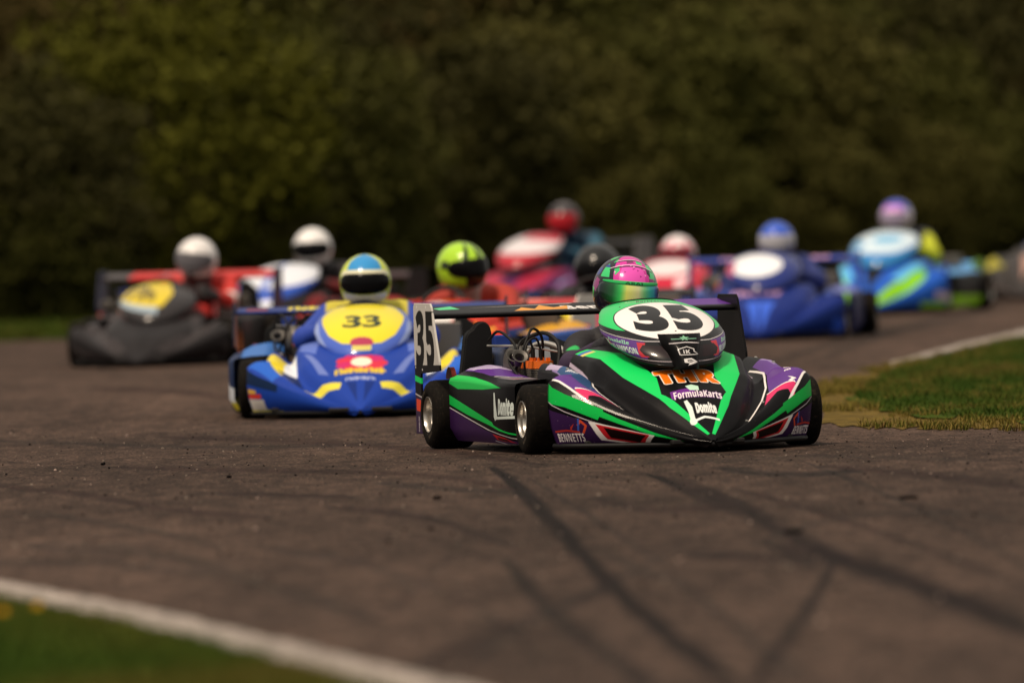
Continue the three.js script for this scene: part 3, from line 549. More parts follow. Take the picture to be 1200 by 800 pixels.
const handBones = (s) => { // right or left hand closed on the rim of the steering wheel
  const b = [], bone = (a, c, r1, r2) => b.push([V(s * a[0], a[1], a[2]), V(s * c[0], c[1], c[2]), r1, r2]);
  bone([0.163, 0.425, -0.395], [0.16, 0.43, -0.35], 0.03, 0.027); bone([0.158, 0.445, -0.34], [0.156, 0.415, -0.335], 0.024, 0.022);
  [[0.466, 1], [0.447, 1.08], [0.428, 1], [0.411, 0.82]].forEach(([y, l]) => { bone([0.162, y * 0.8 + 0.087, -0.335], [0.158, y, -0.305], 0.011, 0.0105); bone([0.158, y, -0.305], [0.14, y, -0.305 + 0.028 * l], 0.0105, 0.0095); bone([0.14, y, -0.305 + 0.028 * l], [0.118, y, -0.305 + 0.022 * l], 0.0095, 0.009); bone([0.118, y, -0.305 + 0.022 * l], [0.108, y, -0.305], 0.009, 0.0085); });
  bone([0.152, 0.45, -0.345], [0.124, 0.468, -0.33], 0.014, 0.0115); bone([0.124, 0.468, -0.33], [0.108, 0.474, -0.306], 0.0115, 0.0095);
  return b;
};
const handGeo = [-1, 1].map((s) => march(handBones(s), V(s < 0 ? -0.205 : 0.085, 0.375, -0.435), V(s < 0 ? -0.085 : 0.205, 0.5, -0.255), 46, 0.006));
const bodyCache = {};
function bodyGeo(lean, up, tall) {
  return bodyCache[lean + '/' + up + '/' + tall] ??= (() => {
    const g = march(BONES(lean, up, tall), V(-0.46, 0.0, -1.2), V(0.46, 0.92, 0.3), 72, 0.045);
    const h = handGeo.map((q) => { const c = q.clone(), p = c.attributes.position; for (let i = 0; i < p.count; i++) { const t = smooth(0.15, 0.5, 0.43); p.setX(i, p.getX(i) + lean * t); p.setY(i, p.getY(i) + up * smooth(0.1, 0.5, 0.43)); } return c; });
    return mergeGeometries([g, ...h]);
  })();
}
// helmet: radius by direction, front is +z
const helmetR = (az, el) => { // az 0 = front
  const f = Math.cos(az) * Math.cos(el), s = Math.abs(Math.sin(az)) * Math.cos(el), u = Math.sin(el);
  let r = 1 / Math.sqrt((s / 0.122) ** 2 + (u / (u > 0 ? 0.128 : 0.15)) ** 2 + (f / (f > 0 ? 0.15 : 0.142)) ** 2);
  if (el < -0.25) r *= 1 - 0.24 * smooth(-0.55, -1.25, el) * -1 * -1;
  r *= 1 + 0.06 * smooth(0.55, 1, f) * smooth(0.05, -0.35, u) * smooth(-0.95, -0.5, u);
  return r;
};
const hp = (az, el, k = 1, dr = 0) => { const r = helmetR(az, el) * k + dr; return V(r * Math.sin(az) * Math.cos(el), r * Math.sin(el), r * Math.cos(az) * Math.cos(el)); };
const shellGeo = (() => { const rows = []; for (let i = 0; i <= 32; i++) { const el = lerp(-1.15, Math.PI / 2, i / 32), r = []; for (let j = 0; j <= 56; j++) r.push(hp((j / 28 - 1) * Math.PI, el)); rows.push(r); } return loft(rows, (i, j) => [j / 56, i / 32], true); })();
const patch = (a0, a1, e0, e1, dr, n = 28, m = 10) => { const rows = []; for (let i = 0; i <= m; i++) { const r = []; for (let j = 0; j <= n; j++) { const a = lerp(a0, a1, j / n), t = Math.abs(j / n * 2 - 1); const el = lerp(lerp(e0, (e0 + e1) / 2, Math.pow(t, 6) * 0.7), lerp(e1, (e0 + e1) / 2, Math.pow(t, 6) * 0.7), i / m); r.push(hp(a, el, 1, dr * (i === 0 || i === m || j === 0 || j === n ? 0 : 1))); } rows.push(r); } return loft(rows, null, true); };
const visorGeo = patch(-1.18, 1.18, -0.3, 0.36, 0.0045), bandGeo = patch(-1.05, 1.05, 0.245, 0.365, 0.0062, 28, 6), ventGeo = [patch(-0.16, 0.16, -0.72, -0.5, 0.006, 8, 4)], skirtRing = (() => { const p = []; for (let j = 0; j <= 30; j++) p.push(hp(j / 15 * Math.PI, -1.14).toArray()); return tube(p, 0.008, 60, 6); })();
const ridgeGeo = (() => { const l = []; for (const s of [-1, 1]) { const p = []; for (let i = 0; i <= 10; i++) p.push(hp(s * lerp(0.55, 2.5, i / 10), lerp(0.75, 0.95, Math.sin(i / 10 * Math.PI)), 1, 0.002).toArray()); l.push(tube(p, 0.007, 24, 6)); } return merge(...l); })();
const darkVisor = gloss({ color: 0x0b0b0d, roughness: 0.12, clearcoatRoughness: 0.03 });
function buildDriver(o, kart) {
  const p = group('person'); const lean = o.lean ?? 0, up = o.up ?? 0;
  const g = bodyGeo(lean, up, o.tall ?? 0.07).clone(), pos = g.attributes.position, nor = g.attributes.normal, col = new Float32Array(pos.count * 3), c = new THREE.Color();
  for (let i = 0; i < pos.count; i++) { const x = pos.getX(i) - lean * smooth(0.15, 0.5, pos.getY(i)), y = pos.getY(i), z = pos.getZ(i); c.set(o.suit(x, y - up * smooth(0.1, 0.5, y), z)); c.toArray(col, i * 3); }
  g.setAttribute('color', new THREE.BufferAttribute(col, 3));
  mesh('body', g, new THREE.MeshStandardMaterial({ vertexColors: true, roughness: 0.7 }), p);
  const h = group('helmet', p); h.position.set(lean * 1.15, 0.64 + up, -0.68); h.rotation.set(o.nod ?? 0.1, o.look ?? 0, o.tilt ?? 0); h.scale.setScalar(o.helmetScale ?? 1);
  mesh('shell', shellGeo, gloss({ map: o.helmet, roughness: 0.22, specularIntensity: 0.5, clearcoat: 0.5 }), h);
  mesh('visor', visorGeo, o.visor ?? darkVisor, h);
  if (o.band) mesh('visor_strip', bandGeo, o.band, h);
  for (const v of ventGeo) mesh('vent', v, o.vent ?? M.black, h); mesh('neck_trim', skirtRing, M.black, h);
  if (o.ridge) mesh('spoiler', ridgeGeo, o.ridge, h);
  p.position.copy(kart.position); p.rotation.copy(kart.rotation);
  return p;
}
function helmetMap(draw, S = 256) { return canvas(S * 2, S, (g, w, h) => draw(g, w, h, (az, el) => [(az / Math.PI + 1) / 2 * w, (1 - (el + 1.15) / (Math.PI / 2 + 1.15)) * h])); }

// ------------------------------------------------------------------ prints of the green, purple and black kart
const GR = '#18d062', PU = '#4b2568', PK = '#d63468', WHT = '#ece6e2', BK = '#0b090b', RD = '#c8232b';
const hero = {};
const chips = (g, W, H, n) => { for (let i = 0; i < n; i++) { g.fillStyle = rnd() < 0.6 ? `rgba(120,100,82,${rr(0.15, 0.5)})` : `rgba(215,205,195,${rr(0.2, 0.6)})`; g.fillRect(rr(0, W), rr(0, H), rr(1, 3.2), rr(1, 3)); } };
hero.nose = canvas(1024, 1024, (g, S) => {
  g.fillStyle = BK; g.fillRect(0, 0, S, S);
  const P = (pts, f, s = 1) => poly(g, pts.map(([x, z]) => N(x * s, z, S)), f), L = (pts, c, w, s = 1) => stroke(g, pts.map(([x, z]) => N(x * s, z, S)), c, w);
  for (const s of [-1, 1]) {
    P([[0.302, -0.3], [0.25, -0.3], [0.19, 0], [0.12, 0.26], [0.135, 0.375], [0.188, 0.295], [0.098, 0.425], [0.004, 0.605], [0.016, 0.61], [0.122, 0.445], [0.2, 0.29], [0.243, 0.2], [0.28, 0.0]], GR, s);
    // fender panel: purple wedge, white keylines, pink chevron
    P([[0.385, -0.1], [0.455, -0.1], [0.46, 0.12], [0.53, 0.17], [0.46, 0.26], [0.34, 0.28], [0.37, 0.15]], '#5f3a86', s);
    P([[0.415, -0.1], [0.455, -0.1], [0.46, 0.05], [0.42, 0.09]], '#8d78ac', s);
    P([[0.33, 0.285], [0.46, 0.255], [0.43, 0.33], [0.415, 0.3], [0.365, 0.31], [0.29, 0.38]], PK, s);
    L([[0.37, -0.1], [0.372, 0.1], [0.345, 0.22], [0.3, 0.31], [0.21, 0.425]], WHT, 7, s);
    L([[0.528, 0.168], [0.47, 0.255], [0.4, 0.345]], WHT, 7, s); L([[0.33, 0.282], [0.458, 0.252]], WHT, 6, s);
    L([[0.325, -0.3], [0.33, -0.1], [0.34, 0.05]], '#b9a9bb', 5, s);
  }
  // right-hand fender carries a teal and white streak
  P([[-0.40, -0.05], [-0.455, -0.02], [-0.46, 0.14], [-0.40, 0.24], [-0.36, 0.2]], '#31507a'); P([[-0.385, -0.2], [-0.455, -0.2], [-0.45, -0.02], [-0.40, -0.02]], '#b7a7c4');
  word(g, 'SIMPSON', ...N(-0.42, 0.1, S), 90, 22, WHT, { rot: 1.35 });
  word(g, 'BENNETTS', ...N(0.455, 0.13, S), 100, 24, WHT, { rot: -1.5 });
  poly(g, [[0.436, 0.22], [0.47, 0.235], [0.448, 0.25], [0.47, 0.262], [0.43, 0.25], [0.45, 0.236]].map(([x, z]) => N(x, z, S)), WHT);
  // sticker on the cowl shoulder: two colours
  P([[-0.302, -0.27], [-0.25, -0.265], [-0.247, -0.225], [-0.3, -0.23]], '#3f6fb4'); P([[-0.3, -0.23], [-0.247, -0.225], [-0.244, -0.185], [-0.3, -0.19]], '#d9c872');
  word(g, 'THR', ...N(0, 0.262, S), 206, 96, '#ee7414', { line: '#f6e9dc', lineWidth: 16, heavy: 9, italic: false });
  P([[-0.1, 0.375], [-0.02, 0.362], [0.0, 0.375], [0.0, 0.4], [-0.105, 0.42]], '#6b2c86'); P([[-0.028, 0.345], [0.0, 0.335], [0.026, 0.348], [0.02, 0.382], [-0.018, 0.38]], '#bfe3cd');
  word(g, 'FormulaKarts', ...N(0.004, 0.402, S), 172, 42, WHT, { line: '#6b2c86', lineWidth: 10, italic: true });
  // white glove badge with a script word and an underline
  P([[-0.062, 0.44], [-0.047, 0.435], [-0.036, 0.47], [-0.04, 0.53], [-0.06, 0.54], [-0.058, 0.49]], '#dfe9e2'); oval(g, ...N(-0.05, 0.535, S), 13, 16, '#dfe9e2');
  word(g, 'Domite', ...N(0.016, 0.478, S), 74, 46, '#e9ece8', { italic: true, heavy: 9 }); stroke(g, [N(-0.05, 0.537, S), N(0.0, 0.522, S), N(0.06, 0.53, S)], '#e9ece8', 10);
  chips(g, S, S, 260);
});
const K = (side, z, y, W, H) => { const s = arc(z) / SKL; return [(side < 0 ? 1 - s : s) * W, (1 - y / SKH) * H]; };
const heroSkirt = (side) => canvas(1024, 320, (g, W, H) => {
  g.fillStyle = BK; g.fillRect(0, 0, W, H);
  const k = (p) => K(side, p[0], p[1], W, H), P = (pts, f) => poly(g, pts.map(k), f), L = (pts, c, w) => stroke(g, pts.map(k), c, w);
  const Y = interp([0.16, 0.3, 0.4, 0.52], [0.205, 0.135, 0.092, 0.05]);
  P([[0.16, Y(0.16)], [0.25, Y(0.25)], [0.34, Y(0.34)], [0.42, Y(0.42)], [0.42, 0], [0.16, 0]], '#331a45');
  P([[0.16, 0.4], [0.16, 0.225], [0.25, 0.19], [0.3, 0.163], [0.345, 0.137], [0.35, 0.15], [0.4, 0.122], [0.5, 0.07], [0.58, 0.045], [0.5, 0.083], [0.4, 0.142], [0.36, 0.17], [0.345, 0.4]], '#12bd4e');
  g.globalCompositeOperation = 'source-over';
  L([[0.166, 0.213], [0.25, 0.172], [0.33, 0.13], [0.42, 0.094]], '#cfc4cc', 3);
  word(g, 'BENNETTS', ...k([0.256, 0.068]), 106, 28, WHT);
  P([[0.262, 0.09], [0.275, 0.125], [0.262, 0.11]], '#b0342a'); stroke(g, [k([0.3, 0.085]), k([0.31, 0.115]), k([0.295, 0.135]), k([0.285, 0.115])], '#cf4a2c', 8); stroke(g, [k([0.285, 0.09]), k([0.29, 0.145])], '#3455a8', 7); L([[0.2, 0.092], [0.25, 0.097], [0.29, 0.09]], '#b0342a', 6);
  P([[0.318, 0.132], [0.335, 0.128], [0.5, 0.072], [0.47, 0.03], [0.365, 0.052], [0.345, 0.056]], WHT); P([[0.338, 0.121], [0.485, 0.074], [0.46, 0.037], [0.363, 0.06]], RD); P([[0.36, 0.107], [0.475, 0.072], [0.45, 0.045], [0.375, 0.065]], '#170708');
  chips(g, W, H, 420);
});
hero.skirtR = heroSkirt(-1); hero.skirtL = heroSkirt(1);
function numberOval(g, W, H, white, num, numCol, heavy = 6) {
  const X = (u) => (u + 1) / 2 * W, Y = (v) => (1 - v) * H; oval(g, X(0), Y(0.6), 0.3 * W, 0.27 * H, white);
  word(g, num, X(0.01), Y(0.615), 0.37 * W, 0.34 * H, numCol, { heavy });
}
hero.screen = canvas(1024, 768, (g, W, H) => {
  const X = (u) => (u + 1) / 2 * W, Y = (v) => (1 - v) * H, P = (pts, f) => poly(g, pts.map(([u, v]) => [X(u), Y(v)]), f), L = (pts, c, w) => stroke(g, pts.map(([u, v]) => [X(u), Y(v)]), c, w);
  g.fillStyle = BK; g.fillRect(0, 0, W, H);
  P([[-1, 0.5], [-0.6, 0.42], [0.6, 0.42], [1, 0.5], [1, 1], [-1, 1]], '#22c868');
  oval(g, X(0), Y(0.6), 0.312 * W, 0.3 * H, '#1b191b'); oval(g, X(0), Y(0.605), 0.302 * W, 0.288 * H, '#efe9e6');
  word(g, '3', X(-0.2), Y(0.635), 0.165 * W, 0.36 * H, '#0e0c0c', { heavy: 10 }); word(g, '5', X(0.2), Y(0.635), 0.165 * W, 0.36 * H, '#0e0c0c', { heavy: 10 });
  P([[-0.62, 0.36], [-0.3, 0.3], [0, 0.36], [0.3, 0.3], [0.62, 0.36], [0.62, 0.3], [-0.62, 0.28]], '#2a2729');
  for (const s of [-1, 1]) {
    P([[s * 1, 0.06], [s * 0.4, 0.06], [s * 0.34, 0.28], [s * 1, 0.36]], '#54307a'); P([[s * 0.47, 0.07], [s * 0.36, 0.09], [s * 0.4, 0.17], [s * 0.33, 0.27], [s * 0.42, 0.27]], '#b22a34'); P([[s * 0.4, 0.1], [s * 0.15, 0.1], [s * 0.15, 0.24], [s * 0.37, 0.24], [s * 0.43, 0.17]], '#1d0a0d');
    L([[s * 1, 0.385], [s * 0.6, 0.325], [s * 0.33, 0.292], [s * 0.1, 0.3]], '#d8d2d4', 6); L([[s * 1, 0.045], [s * 0.4, 0.045], [s * 0.1, 0.06]], '#b6a9ae', 7);
  }
  for (const s of [-1, 1]) { word(g, 'Danielle', X(s * 0.66), Y(0.255), 150, 44, '#8fd8a8', { italic: true, rot: s < 0 ? 0.06 : -0.06, font: 'serif' }); word(g, 'KLAMPSON', X(s * 0.63), Y(0.15), 176, 66, '#b9d3bf', { rot: s < 0 ? 0.03 : -0.03 }); g.fillStyle = '#a33a4a'; g.fillRect(X(s * 0.865) - 28, Y(0.25), 56, 70); stroke(g, [[X(s * 0.865) - 28, Y(0.25)], [X(s * 0.865) + 28, Y(0.25) + 70]], '#e8dde0', 8); stroke(g, [[X(s * 0.865) + 28, Y(0.25)], [X(s * 0.865) - 28, Y(0.25) + 70]], '#e8dde0', 8); stroke(g, [[X(s * 0.865), Y(0.25)], [X(s * 0.865), Y(0.25) + 70]], '#e8dde0', 9); }
  word(g, 'KartVerson', X(0), Y(0.935), 260, 36, '#0c1a10', { italic: true });
  oval(g, X(-0.5), Y(0.84), 7, 7, BK); oval(g, X(0.52), Y(0.84), 7, 7, BK); oval(g, X(0), Y(0.43), 5, 5, BK);
});
hero.beak = canvas(256, 384, (g, W, H) => {
  g.fillStyle = '#0a090a'; g.fillRect(0, 0, W, H);
  const star = []; for (let i = 0; i < 10; i++) { const r = i % 2 ? 14 : 32, a = i * Math.PI / 5 - Math.PI / 2; star.push([W / 2 + r * Math.cos(a), 48 + r * Math.sin(a)]); } poly(g, star, '#7fb894'); stroke(g, [[50, 56], [206, 56]], '#6a9c80', 10);
  stroke(g, [[30, 104], [128, 92], [226, 104]], '#c9c2c4', 10);
  stroke(g, [[64, 225], [64, 165], [128, 140], [176, 165], [176, 190], [215, 222], [150, 225], [64, 225]], '#d6d2d0', 8); word(g, 'iK', 118, 192, 56, 40, '#d6d2d0');
  poly(g, [[84, 268], [150, 262], [212, 306], [110, 340], [128, 316], [84, 308]], '#e6e2e0'); poly(g, [[112, 280], [148, 278], [176, 300], [140, 308], [112, 300]], '#0a090a'); stroke(g, [[118, 292], [170, 300]], '#e6e2e0', 7);
});
hero.podR = canvas(1024, 716, (g, W, H) => {
  const p = ([z, s]) => [(z + 1.15) * W, (1 - (s + 0.036) / 0.7) * H], P = (pts, f) => poly(g, pts.map(p), f), L = (pts, c, w) => stroke(g, pts.map(p), c, w);
  g.fillStyle = BK; g.fillRect(0, 0, W, H);
  P([[-1.15, 0.15], [-0.1, 0.0], [-0.1, -0.05], [-1.15, -0.05]], '#3a1d4e');
  P([[-1.15, 0.3], [-0.8, 0.292], [-0.55, 0.268], [-0.28, 0.235], [-0.55, 0.225], [-0.95, 0.222], [-1.15, 0.252]], '#12bd4e');
  P([[-1.15, 0.205], [-0.75, 0.145], [-0.42, 0.095], [-0.4, 0.083], [-0.1, 0.038], [-0.1, 0.03], [-0.45, 0.08], [-0.8, 0.118], [-1.15, 0.165]], '#12bd4e');
  L([[-1.15, 0.152], [-0.75, 0.098], [-0.1, 0.014]], '#d9d0d4', 5);
  P([[-0.45, 0.045], [-0.3, 0.03], [-0.2, 0.006], [-0.42, 0.018]], RD); P([[-0.4, 0.03], [-0.28, 0.02], [-0.25, 0.01], [-0.4, 0.02]], '#180808'); L([[-0.46, 0.012], [-0.2, -0.01]], '#d9d0d4', 4);
  P([[-0.385, 0.215], [-0.368, 0.215], [-0.36, 0.17], [-0.34, 0.12], [-0.37, 0.1], [-0.39, 0.115]], '#cfd8d2'); word(g, 'Domite', ...p([-0.255, 0.158]), 150, 62, '#cfd8d2', { italic: true, heavy: 8 }); L([[-0.37, 0.112], [-0.17, 0.118]], '#cfd8d2', 12);
  // top of the pod
  P([[-1.15, 0.33], [-0.1, 0.33], [-0.1, 0.7], [-1.15, 0.7]], '#161215'); P([[-1.15, 0.335], [-0.7, 0.335], [-0.5, 0.42], [-0.45, 0.6], [-1.15, 0.6]], '#5b2f86'); P([[-1.15, 0.34], [-0.98, 0.345], [-0.85, 0.44], [-0.82, 0.6], [-1.15, 0.6]], '#b3a4c6');
  L([[-0.66, 0.335], [-0.5, 0.42], [-0.46, 0.6]], '#efe8ee', 10); L([[-1.0, 0.345], [-0.9, 0.4], [-0.86, 0.6]], '#efe8ee', 7);
  P([[-0.6, 0.33], [-0.36, 0.33], [-0.28, 0.4], [-0.4, 0.42]], '#8a7f86'); P([[-0.5, 0.345], [-0.4, 0.35], [-0.36, 0.38]], '#b03a55'); L([[-0.4, 0.44], [-0.16, 0.42]], '#e4dde2', 8);
  chips(g, W, H, 300);
});
hero.podL = hero.podR;
hero.plateR = gloss({ roughness: 0.45, map: canvas(256, 368, (g, W, H) => {
  const p = ([z, y]) => [(z + 1.52) / 0.46 * W, (1 - y / 0.66) * H], P = (pts, f) => poly(g, pts.map(p), f);
  g.fillStyle = '#100d0f'; g.fillRect(0, 0, W, H); P([[-1.53, 0.7], [-1.0, 0.7], [-1.0, 0.348], [-1.53, 0.342]], '#c5c1bb');
  word(g, '3', ...p([-1.405, 0.45]), 74, 122, '#0c0b0b', { heavy: 7, skew: -0.08 }); word(g, '5', ...p([-1.245, 0.45]), 72, 122, '#0c0b0b', { heavy: 7, skew: 0.12 });
  P([[-1.53, 0.305], [-1.36, 0.285], [-1.36, 0.262], [-1.53, 0.28]], GR); P([[-1.53, 0.222], [-1.36, 0.2], [-1.36, 0], [-1.53, 0]], '#34203f'); stroke(g, [p([-1.53, 0.228]), p([-1.36, 0.205])], '#cfc6ca', 3); P([[-1.49, 0.205], [-1.42, 0.2], [-1.42, 0.15], [-1.49, 0.155]], '#d8452b'); word(g, 'DUNLOP', ...p([-1.455, 0.1]), 36, 8, '#d8d2d0', { rot: -1.57 });
  for (const [z, y] of [[-1.49, 0.335], [-1.38, 0.325], [-1.45, 0.585], [-1.3, 0.585]]) oval(g, ...p([z, y]), 3, 3, '#e8e4e0');
}) });
hero.plateL = gloss({ color: 0x0d0b0c, roughness: 0.45 });
hero.wing = canvas(1024, 256, (g, W, H) => {
  g.fillStyle = '#0d0b0c'; g.fillRect(0, 0, W, H);
  const v = (t) => (1 - t) * H;   // v 0.27 .. 0.8 is the upper skin, nose to tail
  word(g, 'Bennetts', W * 0.6, v(0.53), 300, 62, '#e9e4e0', { heavy: 4 });
  poly(g, [[W * 0.28, v(0.38)], [W * 0.33, v(0.62)], [W * 0.36, v(0.5)], [W * 0.4, v(0.72)], [W * 0.43, v(0.56)], [W * 0.485, v(0.66)], [W * 0.46, v(0.42)]], '#e09a3c');
  poly(g, [[W * 0.05, v(0.7)], [W * 0.115, v(0.8)], [W * 0.13, v(0.62)], [W * 0.06, v(0.6)]], '#58c88a'); poly(g, [[W * 0.14, v(0.66)], [W * 0.52, v(0.8)], [W * 0.5, v(0.74)]], '#9c8f90'); poly(g, [[W * 0.8, v(0.4)], [W, v(0.4)], [W, v(0.8)], [W * 0.84, v(0.8)]], '#5b2f86');
});
hero.helmet = helmetMap((g, w, h, q) => {
  g.fillStyle = '#151021'; g.fillRect(0, 0, w, h);
  const cols = ['#1ecb5c', '#9a2f7c', '#0d0b12', '#1a2f86', '#12a850', '#57205e', '#0e1630'];
  for (let i = 0; i < 150; i++) { const [x, y] = q(rr(-Math.PI, Math.PI), rr(-1.1, 1.2)), r = rr(16, 40), a = rr(0, 3), n = 5 + (i % 2); poly(g, Array.from({ length: n }, (_, k) => [x + r * Math.cos(a + k * 6.283 / n), y + r * 0.8 * Math.sin(a + k * 6.283 / n)]), cols[i % 7]); }
  const P = (pts, f) => poly(g, pts.map(([a, e]) => q(a, e)), f);
  P([[-0.62, 0.34], [0.5, 0.34], [0.62, 0.7], [0.9, 1.2], [1.6, 1.57], [-1.6, 1.57], [-1.0, 1.2], [-0.75, 0.75]], '#d02a9a');
  P([[-0.45, 0.36], [0.35, 0.36], [0.4, 0.75], [0.0, 0.95], [-0.45, 0.8]], '#e64fb8');
  P([[0.55, 0.48], [0.85, 0.42], [1.1, 0.6], [1.15, 0.95], [0.75, 0.95]], '#3fd47c'); P([[-0.8, 0.42], [-0.95, 0.75], [-1.3, 0.72], [-1.25, 0.4]], '#34c873'); P([[0.52, 0.36], [0.8, 0.36], [0.82, 0.46], [0.56, 0.48]], '#8e2a72'); P([[1.1, 0.2], [1.5, 0.25], [1.45, 0.5], [1.1, 0.5]], '#24c662'); P([[1.2, 0.55], [1.8, 0.5], [1.8, 0.9], [1.25, 0.9]], '#2b4fb0');
  P([[0.62, 0.5], [0.74, 0.72], [0.6, 0.85], [0.5, 0.62]], '#10101c'); P([[-0.62, 0.5], [-0.75, 0.72], [-0.62, 0.9], [-0.5, 0.66]], '#2fc46e'); P([[-0.3, 0.95], [0.1, 1.02], [0.0, 1.2], [-0.35, 1.12]], '#7a1c5e'); P([[0.2, 0.98], [0.5, 0.92], [0.6, 1.1], [0.25, 1.16]], '#37cf78'); P([[-1.35, -0.1], [-1.2, 0.3], [-1.5, 0.35], [-1.7, 0.0]], '#8e2a72'); P([[-1.6, -0.35], [-1.5, 0.0], [-1.8, 0.0], [-1.9, -0.3]], '#1ecb4a');
  for (const [e, c, lw] of [[0.86, '#2a0f26', 10], [0.92, '#f3cfe6', 5], [1.15, '#2a0f26', 12], [1.2, '#e9d9e4', 5]]) stroke(g, Array.from({ length: 25 }, (_, i) => { const a = lerp(-0.95, 0.95, i / 24); return q(a, e - 0.22 * a * a); }), c, lw);
  for (let i = 0; i < 14; i++) { const [x, y] = q(rr(-0.7, 0.6), rr(0.42, 0.9)); poly(g, [[x, y - 6], [x + 12, y], [x, y + 7]], i % 2 ? '#f0a8dc' : '#a01d78'); }
}, 512);
hero.visor = gloss({ metalness: 0.15, roughness: 0.14, specularIntensity: 0.8, clearcoat: 0.6, map: canvas(512, 64, (g, W, H) => { const l = g.createLinearGradient(0, 0, W, 0);[[0, '#0a1030'], [0.14, '#07301c'], [0.26, '#0a5a2a'], [0.35, '#38c860'], [0.42, '#e8f27a'], [0.55, '#f2f6b8'], [0.62, '#8fecA0'], [0.7, '#48e0cc'], [0.78, '#38b8d8'], [0.86, '#1c3aa0'], [1, '#141850']].forEach(([t, c]) => l.addColorStop(t, c)); g.fillStyle = l; g.fillRect(0, 0, W, H); }) });
hero.band = gloss({ map: canvas(256, 32, (g, W, H) => { g.fillStyle = '#2fae5e'; g.fillRect(0, 0, W, H); g.fillStyle = '#0b1a12'; g.fillRect(0, H - 5, W, 5); word(g, 'ARAI', W / 2, H / 2, 60, 18, '#0c3018'); }) });

// ------------------------------------------------------------------ prints of the other karts (drawn coarser: they are out of focus)
function plainPrint(w, h, base, draw) { return canvas(w, h, (g) => { g.fillStyle = base; g.fillRect(0, 0, w, h); draw?.(g, w, h); }); }
const nosePrint = (base, draw) => plainPrint(384, 384, base, (g, S) => draw?.({ P: (pts, f) => { for (const s of [-1, 1]) poly(g, pts.map(([x, z]) => N(x * s, z, S)), f); }, O: (x, z, rx, rz, f) => oval(g, ...N(x, z, S), rx / 1.2 * S, rz * S, f), T: (x, z, w, hgt, f, n) => scribble(g, ...N(x - w / 2, z, S), w / 1.2 * S, hgt * S, f, n), g, S }));
const screenPrint = (base, draw) => plainPrint(384, 288, base, (g, W, H) => draw?.({ P: (pts, f, both = true) => { for (const s of both ? [-1, 1] : [1]) poly(g, pts.map(([u, v]) => [(u * s + 1) / 2 * W, (1 - v) * H]), f); }, O: (u, v, ru, rv, f) => oval(g, (u + 1) / 2 * W, (1 - v) * H, ru * W / 2, rv * H, f), T: (u, v, w, hgt, f, n) => scribble(g, (u - w / 2 + 1) / 2 * W, (1 - v) * H, w * W / 2, hgt * H, f, n), g, W, H }));
const skirtPrint = (base, draw) => plainPrint(256, 80, base, (g, W, H) => draw?.({ P: (pts, f) => poly(g, pts.map(([z, y]) => K(-1, z, y, W, H)), f), g, W, H }));
const podPrint = (base, draw) => plainPrint(256, 180, base, (g, W, H) => draw?.({ P: (pts, f) => poly(g, pts.map(([z, s]) => [(z + 1.15) * W, (1 - (s + 0.036) / 0.7) * H]), f), g, W, H }));
const wingPrint = (base, draw) => plainPrint(256, 48, base, draw);
const paintOf = (c, r = 0.4) => gloss({ color: c, roughness: r });
const suits = {
  hero: (x, y, z) => z > -0.42 && y > 0.36 ? '#15131a' : (Math.abs(x) > 0.2 && y > 0.4 && z < -0.6 && z > -0.68) ? '#1fae55' : Math.abs(x) > 0.2 && z > -0.6 ? '#2b1836' : '#141016',
  black: (x, y, z) => Math.abs(x) < 0.05 && y > 0.3 ? '#4a2023' : '#17131a',
  redWhite: (x, y, z) => z > -0.42 ? '#3a3536' : z > -0.6 && z < -0.53 ? '#cfc6c2' : Math.abs(x) > 0.1 ? '#c4281f' : '#4a1a1a',
  dark: (x, y, z) => Math.abs(x) > 0.22 && z > -0.66 ? '#6a1c1c' : '#1e181b',
  orange: (x, y, z) => Math.abs(x) < 0.07 ? '#a8a09a' : '#a82c1c',
  teal: (x, y, z) => Math.abs(x) > 0.2 ? '#24586e' : '#1d3b52',
  pink: (x, y, z) => Math.abs(x) > 0.24 ? '#8e8d92' : '#b3203a',
  blue: (x, y, z) => '#1b2a6b', yellow: (x, y, z) => Math.abs(x) > 0.2 && y > 0.3 && z > -0.8 ? '#b9c21e' : '#161a2c', blueYellow: (x, y, z) => Math.abs(x) > 0.2 ? '#1f3fa0' : '#c3b63a',
};
const helm = (base, draw) => helmetMap((g, w, h, q) => { g.fillStyle = base; g.fillRect(0, 0, w, h); draw?.((pts, f) => poly(g, pts.map(([a, e]) => q(a, e)), f), g); }, 128);

